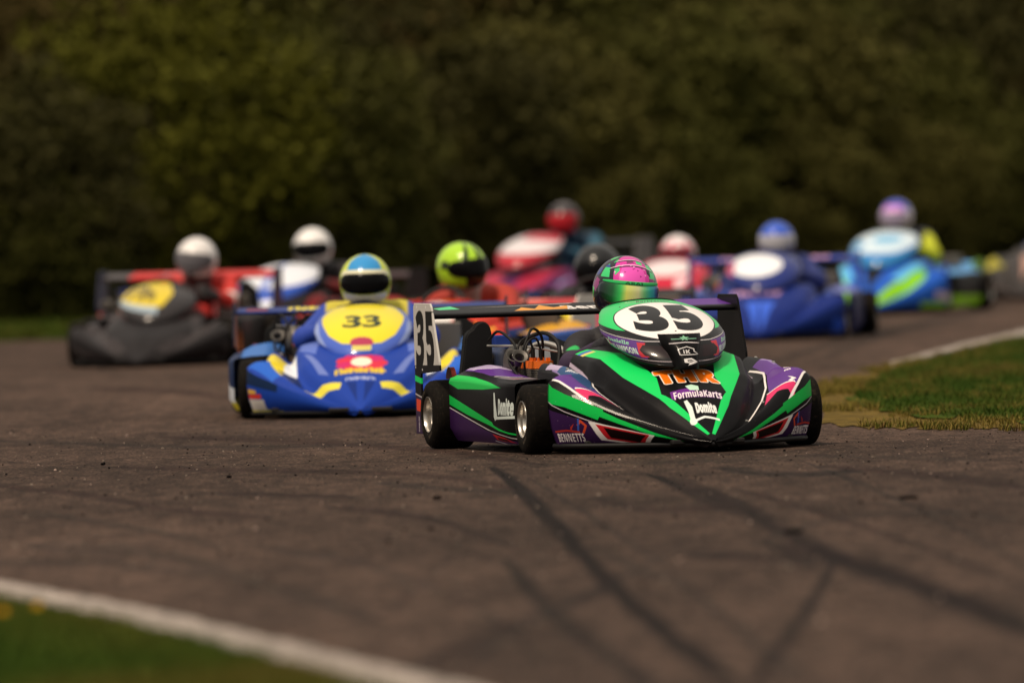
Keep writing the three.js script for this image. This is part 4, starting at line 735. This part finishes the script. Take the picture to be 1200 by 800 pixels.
const KARTS = [
  { px: [785, 526.5], yaw: 15, screenZ: 0.1, screenScale: [0.95, 1, 1], wingY: 0.578, fasteners: true, label: 'green, purple and black superkart numbered 35', ...hero, podX: 0.625, steer: -0.02,
    driver: { label: 'driver in pink and green helmet with mirrored visor in kart 35', helmet: hero.helmet, visor: hero.visor, band: hero.band, suit: suits.hero, look: -0.06, nod: 0.16, tilt: -0.1, up: 0.0, lean: 0.02, tall: 0, helmetScale: 1.08 } },
  { px: [427, 487], yaw: -1, label: 'blue superkart with yellow number 33 fairing', podX: 0.655, trackF: 0.525, wingHalf: 0.66, wingY: 0.512, thin: 0.62, noseScale: [1, 0.86, 0.93], screenUp: -0.03, screenScale: [0.89, 0.92, 1],
    nose: nosePrint('#1e3f9e', ({ P, O, T, g, S }) => { P([[0.34, -0.1], [0.44, -0.1], [0.46, 0.14], [0.38, 0.28], [0.33, 0.2]], '#e3cf3a'); P([[0.32, -0.1], [0.36, -0.1], [0.37, 0.2], [0.3, 0.32]], '#dfe3ea'); P([[0.46, 0.1], [0.54, 0.18], [0.42, 0.32], [0.38, 0.3]], '#2b63c8'); P([[0.09, 0.44], [0.27, 0.36], [0.26, 0.395], [0.1, 0.475]], '#e6d84a'); for (let k = 0; k < 9; k++) O(0.085 * Math.cos(k * 0.7), 0.26 - 0.07 * Math.sin(k * 0.7), 0.04, 0.034, k % 2 ? '#c4286a' : '#d2304a'); O(0, 0.255, 0.05, 0.05, '#efe6cf'); T(0, 0.33, 0.24, 0.045, '#d8b93c', 10); P([[0.2, -0.2], [0.3, -0.3], [0.3, 0.0], [0.22, 0.1]], '#5d74c4'); P([[0.24, 0.1], [0.28, 0.05], [0.2, 0.32], [0.15, 0.36]], '#6a7cc0'); P([[0.3, 0.24], [0.4, 0.2], [0.33, 0.34], [0.27, 0.36]], '#14265c'); P([[0.02, 0.45], [0.07, 0.44], [0.015, 0.58]], '#16307c'); T(0, 0.415, 0.14, 0.02, '#b8bfe0', 8); }),
    skirtR: skirtPrint('#1c3f9c', ({ P, g }) => { P([[0.16, 0.4], [0.16, 0.22], [0.34, 0.15], [0.34, 0.4]], '#14284a'); P([[0.17, 0.06], [0.34, 0.05], [0.36, 0.03], [0.17, 0]], '#e0cf2c'); P([[0.19, 0.14], [0.27, 0.14], [0.27, 0.115], [0.19, 0.115]], '#c9382c'); P([[0.19, 0.115], [0.28, 0.11], [0.28, 0.05], [0.19, 0.05]], '#c9c4bd'); P([[0.2, 0.17], [0.25, 0.16], [0.25, 0.142], [0.19, 0.142]], '#d9a83a'); }),
    screen: screenPrint('#4a66c4', ({ P, O, T, g, W, H }) => { P([[-0.42, 0.3], [-0.25, 0.2], [0.25, 0.2], [0.42, 0.3], [0.68, 0.62], [0.62, 1], [-0.62, 1], [-0.68, 0.62]], '#ead92e', false); P([[0.5, 0.1], [0.9, 0.2], [0.95, 0.5], [0.7, 0.5]], '#8fa2dc'); word(g, '33', W / 2, H * 0.42, 96, 62, '#26331c', { heavy: 4 }); O(0, 0.22, 0.14, 0.09, '#b03a5a'); P([[-0.12, 0.18], [0.12, 0.18], [0.12, 0.1], [-0.12, 0.1]], '#d8cf70', false); P([[-0.18, 0.1], [0.18, 0.1], [0.14, 0], [-0.14, 0]], '#2a4fb6', false); }),
    podR: podPrint('#16294f', ({ P }) => { P([[-1.15, 0.05], [-0.1, 0.06], [-0.1, 0], [-1.15, 0]], '#d8c92e'); P([[-0.4, 0.16], [-0.1, 0.1], [-0.1, 0.04], [-0.4, 0.05]], '#cfd4dc'); P([[-1.15, 0.32], [-0.1, 0.3], [-0.1, 0.7], [-1.15, 0.7]], '#3f74c0'); }),
    wing: wingPrint('#142456', (g, W, H) => { g.fillStyle = '#1a3076'; g.fillRect(0, 0, W, H); scribble(g, W * 0.2, H * 0.3, W * 0.3, H * 0.3, '#e6d23a', 11); g.fillStyle = '#7a2030'; g.fillRect(W * 0.04, H * 0.3, W * 0.08, H * 0.3); }), plateR: paintOf(0x15182a), trim: paintOf(0x1a2350),
    driver: { label: 'driver in blue and yellow helmet in kart 33', suit: suits.blueYellow, helmet: helm('#c8d632', (P) => { P([[-0.75, 0.45], [0.75, 0.45], [0.9, 0.9], [0.8, 1.57], [-0.8, 1.57], [-0.9, 0.9]], '#2a8fd0'); P([[-1.2, 0.28], [1.2, 0.28], [1.0, 0.5], [-1.0, 0.5]], '#e8e4c4'); P([[-1.2, -1.15], [-1.0, -0.32], [1.0, -0.32], [1.2, -1.15]], '#e4e2e0'); }), up: -0.01, helmetScale: 1.02 } },
  { px: [182, 428], yaw: -8, label: 'dark grey superkart with red wing and yellow fairing', podX: 0.52, trackF: 0.47, wingHalf: 0.56, noseScale: [0.92, 0.78, 1], wingY: 0.56, screenUp: -0.03, rim: paintOf(0xc07038),
    nose: nosePrint('#262324', ({ P }) => { P([[0.2, -0.2], [0.44, -0.1], [0.44, 0.2], [0.2, 0.45], [0.1, 0.5], [0.3, 0.2]], '#3f3a3b'); P([[0, 0.1], [0.12, 0.1], [0, 0.55]], '#211e1f'); P([[0.1, -0.1], [0.22, -0.1], [0.2, 0.05]], '#7a1d28'); }),
    skirtR: skirtPrint('#1d1a1b', ({ P }) => P([[0.2, 0.2], [0.4, 0.1], [0.5, 0.05], [0.3, 0.1]], '#3a3536')), screen: screenPrint('#2e2a2b', ({ P, O, T }) => { P([[-0.75, 0.4], [0.15, 0.3], [0.3, 0.6], [0.2, 0.95], [-0.5, 1], [-0.8, 0.7]], '#d9c02a', false); T(-0.25, 0.75, 0.5, 0.3, '#6e5f18', 2); P([[-0.7, 0.3], [0.1, 0.15], [0.1, 0.3], [-0.75, 0.42]], '#9fb0bb', false); }), screenScale: [0.92, 0.9, 1],
    podR: podPrint('#242122', ({ P }) => P([[-1.15, 0.33], [-0.1, 0.3], [-0.1, 0.5], [-1.15, 0.5]], '#4a4546')), wing: wingPrint('#c8302c', (g, W, H) => { g.fillStyle = '#4a4546'; g.fillRect(0, 0, W * 0.16, H); g.fillStyle = '#c86a70'; g.fillRect(W * 0.34, H * 0.25, W * 0.28, H * 0.4); }), plateR: paintOf(0x1d2340),
    driver: { label: 'driver in white helmet and red suit in the dark grey kart', suit: suits.redWhite, helmet: helm('#e6e2e0', (P) => P([[-1.2, -0.5], [1.2, -0.5], [1.2, -0.28], [-1.2, -0.28]], '#8c8a8c')), visor: gloss({ color: 0x5f5d62, roughness: 0.2 }), lean: 0.14, up: 0.01, tilt: -0.1, look: -0.1, helmetScale: 1.05 } },
  { px: [316, 414], yaw: -22, label: 'black and red superkart with white and blue fairing', podX: 0.56, wingHalf: 0.5, wingY: 0.5,
    nose: nosePrint('#1d191b', ({ P }) => { P([[0.3, -0.2], [0.46, -0.1], [0.4, 0.25], [0.3, 0.3]], '#8a2a2c'); P([[0, 0], [0.12, 0.2], [0, 0.5]], '#cfd3dc'); }), skirtR: skirtPrint('#241f22'), screen: screenPrint('#dfe3ec', ({ P }) => { P([[0, 0], [1, 0], [1, 0.45], [0.5, 0.35], [0, 0.3]], '#2f55b8'); P([[-0.06, 0.3], [0.06, 0.3], [0.06, 1], [-0.06, 1]], '#7d8fce', false); }), screenUp: -0.02,
    podR: podPrint('#2a1c1f', ({ P }) => P([[-1.15, 0.28], [-0.1, 0.26], [-0.1, 0.4], [-1.15, 0.4]], '#a63430')), wing: wingPrint('#3a2426'), plateR: gloss({ color: 0x9a7a48, roughness: 0.4 }), plateL: paintOf(0x1a1516),
    driver: { label: 'driver in white helmet with dark visor in the black and red kart', suit: suits.dark, helmet: helm('#eceae8', null), up: 0.035, look: 0.25, lean: 0.03, helmetScale: 1.05 } },
  { px: [497, 459], yaw: -20, label: 'red and orange superkart with white and blue pods behind kart 35', podX: 0.57, wingHalf: 0.43, wingY: 0.45, trackF: 0.48,
    nose: nosePrint('#c8331f', ({ P, O }) => { P([[0, 0], [0.2, 0], [0.14, 0.3], [0, 0.55]], '#d9d4d0'); P([[0.3, 0], [0.46, 0.1], [0.4, 0.3], [0.28, 0.35]], '#e0a62c'); O(0, 0.2, 0.09, 0.08, '#c23a4a'); }), skirtR: skirtPrint('#2b52a8', ({ P }) => { P([[0.2, 0.2], [0.4, 0.13], [0.4, 0.06], [0.2, 0.08]], '#dfe0e2'); P([[0.2, 0.08], [0.5, 0.05], [0.5, 0], [0.2, 0]], '#d9c43a'); }),
    screen: screenPrint('#d23a28', ({ P, O }) => { O(0, 0.6, 0.5, 0.28, '#e3dcd6'); P([[0.4, 0.1], [1, 0.1], [1, 0.4], [0.5, 0.35]], '#c0273a'); }), screenScale: [0.9, 0.74, 1], screenUp: 0.03, podR: podPrint('#2f5ab0', ({ P }) => { P([[-1.15, 0.3], [-0.1, 0.28], [-0.1, 0.6], [-1.15, 0.6]], '#d9a02c'); P([[-1.15, 0.2], [-0.1, 0.16], [-0.1, 0.08], [-1.15, 0.1]], '#dedfe2'); }), wing: wingPrint('#b42226', (g, W, H) => { g.fillStyle = '#d86a5a'; g.fillRect(W * 0.3, H * 0.2, W * 0.4, H * 0.4); }), plateR: paintOf(0xd8d2cc),
    driver: { label: 'driver in lime helmet with black stripes and red suit', suit: suits.orange, helmet: helm('#a9d82a', (P) => { for (const a of [-0.5, 0.1, 0.7, 1.3]) P([[a, 0.35], [a + 0.22, 0.35], [a + 0.5, 1.5], [a + 0.3, 1.5]], '#16240c'); P([[-0.4, -0.7], [1.0, -0.7], [1.0, -0.25], [-0.4, -0.25]], '#18180f'); P([[-1.6, 0.0], [-1.1, 0.0], [-1.1, 0.35], [-1.6, 0.35]], '#24300e'); }), look: 0.9, up: 0.0, helmetScale: 1.04, lean: -0.02 } },
  { px: [695, 440], yaw: -4, label: 'magenta superkart with yellow flashes close behind kart 35', podX: 0.56, wingHalf: 0.5, wingY: 0.45, trackF: 0.5,
    nose: nosePrint('#b0204a', ({ P }) => { P([[0.1, 0], [0.3, -0.1], [0.2, 0.3], [0.05, 0.5]], '#d8c02c'); P([[0.36, 0], [0.46, 0.1], [0.4, 0.3]], '#dba8c4'); }), skirtR: skirtPrint('#2a1620'), screen: screenPrint('#c7244e', ({ P, O }) => { O(-0.35, 0.55, 0.2, 0.35, '#d9c62e'); P([[-1, 0.2], [-0.6, 0.2], [-0.5, 0.8], [-1, 0.8]], '#e2b0cc', false); }), screenScale: [0.9, 0.66, 1], screenUp: 0.04, podR: podPrint('#8c1c40', ({ P }) => P([[-1.15, 0.3], [-0.1, 0.28], [-0.1, 0.5], [-1.15, 0.5]], '#e0588c')), wing: wingPrint('#1c1518'), plateR: paintOf(0x1a1416),
    driver: { label: 'driver in plain glossy black helmet behind kart 35', suit: suits.black, helmet: helm('#0d0c0d', null), up: -0.055, helmetScale: 1.08 } },
  { px: [612, 379], yaw: -25, label: 'red and purple superkart with white fairing at the back', podX: 0.56, wingHalf: 0.42, wingY: 0.6, trackF: 0.5,
    nose: nosePrint('#5b2a55', ({ P }) => { P([[0.1, -0.1], [0.3, -0.2], [0.25, 0.2], [0.05, 0.5]], '#a72a44'); P([[0.34, -0.1], [0.46, 0.1], [0.4, 0.3]], '#8f86b4'); }), skirtR: skirtPrint('#34203c'), screen: screenPrint('#d9d2d6', ({ P }) => { P([[-1, 0], [1, 0], [1, 0.3], [-1, 0.35]], '#b32636', false); P([[-0.2, 0.75], [0.9, 0.6], [0.9, 1], [-0.2, 1]], '#c03a48', false); }), screenUp: 0.1, screenScale: [0.88, 0.95, 1], podR: podPrint('#8c2338', ({ P }) => P([[-1.15, 0.3], [-0.1, 0.28], [-0.1, 0.5], [-1.15, 0.5]], '#7f86b8')), wing: wingPrint('#191416'), plateR: paintOf(0x7d7878),
    driver: { label: 'driver in red faced black helmet and teal suit', suit: suits.teal, helmet: helm('#2b2023', (P) => { P([[-1.0, -1.0], [1.0, -1.0], [1.1, 0.4], [-1.1, 0.4]], '#c41f2a'); P([[-1.4, 1.0], [1.4, 1.0], [1.4, 1.5], [-1.4, 1.5]], '#6c6668'); }), visor: gloss({ color: 0xa8202a, roughness: 0.2 }), up: 0.13, look: 0.2, lean: 0.05 } },
  { px: [783, 388], yaw: -8, label: 'crimson superkart mostly hidden behind the number 35 fairing', podX: 0.55, wingHalf: 0.48, wingY: 0.48, trackF: 0.48,
    nose: nosePrint('#c01f3a', ({ P }) => P([[0.05, -0.1], [0.2, -0.1], [0.1, 0.4]], '#e6c6cc')), skirtR: skirtPrint('#7c1526'), screen: screenPrint('#c6284a', ({ O }) => O(0, 0.6, 0.5, 0.25, '#e0d8da')), screenScale: [0.9, 0.85, 1], podR: podPrint('#8c1a2c'), wing: wingPrint('#201a1c'), plateR: paintOf(0x2a2426),
    driver: { label: 'driver in white and pink helmet in the crimson kart', suit: suits.pink, helmet: helm('#e9dfe0', (P) => { P([[-1.6, -1.15], [1.6, -1.15], [1.6, -0.1], [-1.6, -0.1]], '#c8283c'); for (const a of [-1.3, -0.4, 0.5, 1.4]) P([[a, 0.4], [a + 0.35, 0.4], [a + 0.25, 0.9], [a + 0.1, 0.9]], '#dc6a86'); P([[-1.3, 0.34], [1.3, 0.34], [1.2, 0.5], [-1.2, 0.5]], '#d84a66'); }), visor: gloss({ color: 0x4a1418, roughness: 0.2 }), up: -0.11, helmetScale: 1.05 } },
  { px: [896, 398], yaw: -5, label: 'deep blue superkart with white oval fairing', podX: 0.6, trackF: 0.48, wingHalf: 0.56, wingY: 0.53, thin: 0.7, noseScale: [1, 0.9, 1], screenScale: [0.95, 0.95, 1],
    nose: nosePrint('#172a72', ({ P, T }) => { P([[0.3, -0.2], [0.46, -0.1], [0.46, 0.1], [0.36, 0.1]], '#3a54a4'); T(-0.02, 0.12, 0.34, 0.08, '#c49ac0', 7); P([[0, 0.3], [0.1, 0.3], [0.02, 0.6]], '#3a62d2'); }), skirtR: skirtPrint('#152a6c', ({ P }) => P([[0.2, 0.15], [0.5, 0.06], [0.4, 0.03], [0.2, 0.04]], '#2c4fb8')), screen: screenPrint('#1c2c74', ({ P, O, T }) => { O(-0.16, 0.58, 0.5, 0.3, '#eef0f4'); P([[-0.8, 0.3], [-0.5, 0.25], [-0.5, 0.6], [-0.85, 0.6]], '#b84a72', false); }), podR: podPrint('#232a58', ({ P }) => P([[-1.15, 0.3], [-0.1, 0.28], [-0.1, 0.5], [-1.15, 0.5]], '#6c78b8')), wing: wingPrint('#233a9a', (g, W, H) => { scribble(g, W * 0.18, H * 0.25, W * 0.24, H * 0.4, '#c490b4', 6); scribble(g, W * 0.62, H * 0.25, W * 0.2, H * 0.4, '#c490b4', 5); }), plateR: paintOf(0x2c3f8c),
    driver: { label: 'driver in blue and white helmet in the deep blue kart', suit: suits.blue, helmet: helm('#2a55c4', (P) => { P([[-1.6, -0.3], [1.6, -0.3], [1.6, 0.36], [-1.6, 0.36]], '#e2e0e4'); P([[-1.6, -1.15], [1.6, -1.15], [1.6, -0.35], [-1.6, -0.35]], '#20264a'); }), visor: gloss({ color: 0xa9a8b0, roughness: 0.15 }), up: 0.0, lean: 0.05, helmetScale: 0.98 } },
  { px: [1034, 368], yaw: -14, label: 'light blue and lime superkart on the far straight', podX: 0.55, trackF: 0.45, trackR: 0.5, wingHalf: 0.48, wingY: 0.36,
    nose: nosePrint('#2258bc', ({ P }) => { P([[0.02, 0.6], [0.2, 0.3], [0.36, -0.1], [0.46, -0.1], [0.34, 0.3], [0.1, 0.56]], '#8fd42c'); P([[0.14, 0.3], [0.3, -0.1], [0.36, -0.1], [0.22, 0.3]], '#5fb4e4'); P([[0, 0], [0.12, 0], [0, 0.5]], '#17181c'); }), skirtR: skirtPrint('#2456b0', ({ P }) => { P([[0.16, 0.09], [0.5, 0.06], [0.5, 0], [0.16, 0]], '#9ad62e'); P([[0.2, 0.17], [0.3, 0.15], [0.3, 0.1], [0.2, 0.1]], '#b9a8b0'); }), screen: screenPrint('#cfe2ee', ({ P, O }) => { P([[-1, 0], [1, 0], [1, 0.3], [-1, 0.3]], '#2f7fc0', false); O(0.1, 0.65, 0.3, 0.12, '#6fb2da'); O(-0.5, 0.5, 0.2, 0.1, '#4b98cc'); P([[0.3, 0.3], [0.9, 0.5], [0.9, 0.3]], '#3a7cc0'); }), screenScale: [0.98, 1.02, 1], screenUp: 0.01, podR: podPrint('#10141a', ({ P }) => { P([[-1.15, 0.28], [-0.1, 0.26], [-0.1, 0.5], [-1.15, 0.5]], '#5f9ed8'); P([[-1.15, 0.1], [-0.1, 0.08], [-0.1, 0], [-1.15, 0]], '#9ad62e'); }), wing: wingPrint('#4f93cc'), plateR: paintOf(0x86b83a),
    driver: { label: 'driver in violet and white helmet and yellow sleeves', suit: suits.yellow, helmet: helm('#d9d2e0', (P) => { P([[-1.6, 0.5], [1.6, 0.5], [1.6, 1.57], [-1.6, 1.57]], '#3b50c0'); P([[-0.7, 0.3], [0.7, 0.3], [0.7, 0.75], [-0.7, 0.75]], '#cf8ad0'); P([[-1.6, -1.15], [1.6, -1.15], [1.6, -0.45], [-1.6, -0.45]], '#1c1c28'); }), visor: gloss({ color: 0x9a8fa8, roughness: 0.2 }), up: 0.085, helmetScale: 1.0, lean: -0.01 } },
  { px: [1226, 350], yaw: -20, label: 'grey and yellow superkart entering at the edge of the trees', podX: 0.5, trackF: 0.42, trackR: 0.46, wingHalf: 0.45, wingY: 0.5,
    nose: nosePrint('#3c3837', ({ P }) => { P([[0, 0.1], [0.16, 0.1], [0.04, 0.5]], '#a88478'); P([[0.3, 0], [0.46, 0], [0.4, 0.3]], '#b0a83a'); }), skirtR: skirtPrint('#57504e'), screen: screenPrint('#4c4847', ({ O }) => O(0, 0.55, 0.4, 0.25, '#5c4842')), screenScale: [0.8, 0.75, 1], screenUp: 0.06, podR: podPrint('#24254a'), wing: wingPrint('#1b1c30'), plateR: paintOf(0x22253f),
    driver: { label: 'driver in yellow and blue helmet in the grey kart', suit: suits.blue, helmet: helm('#c4bc4a', (P) => P([[-1.6, 0.6], [1.6, 0.6], [1.6, 1.57], [-1.6, 1.57]], '#8c8a6a')), up: 0.03 } },
];
for (const o of KARTS) {
  const k = buildKart(o); k.position.copy(ground(...o.px)); k.rotation.y = o.yaw * Math.PI / 180; 
  top(k, o.label, 'racing kart', 'superkarts racing through the bend');
  top(buildDriver(o.driver, k), o.driver.label, 'person', 'kart drivers');
}
renderer.render(scene, camera);
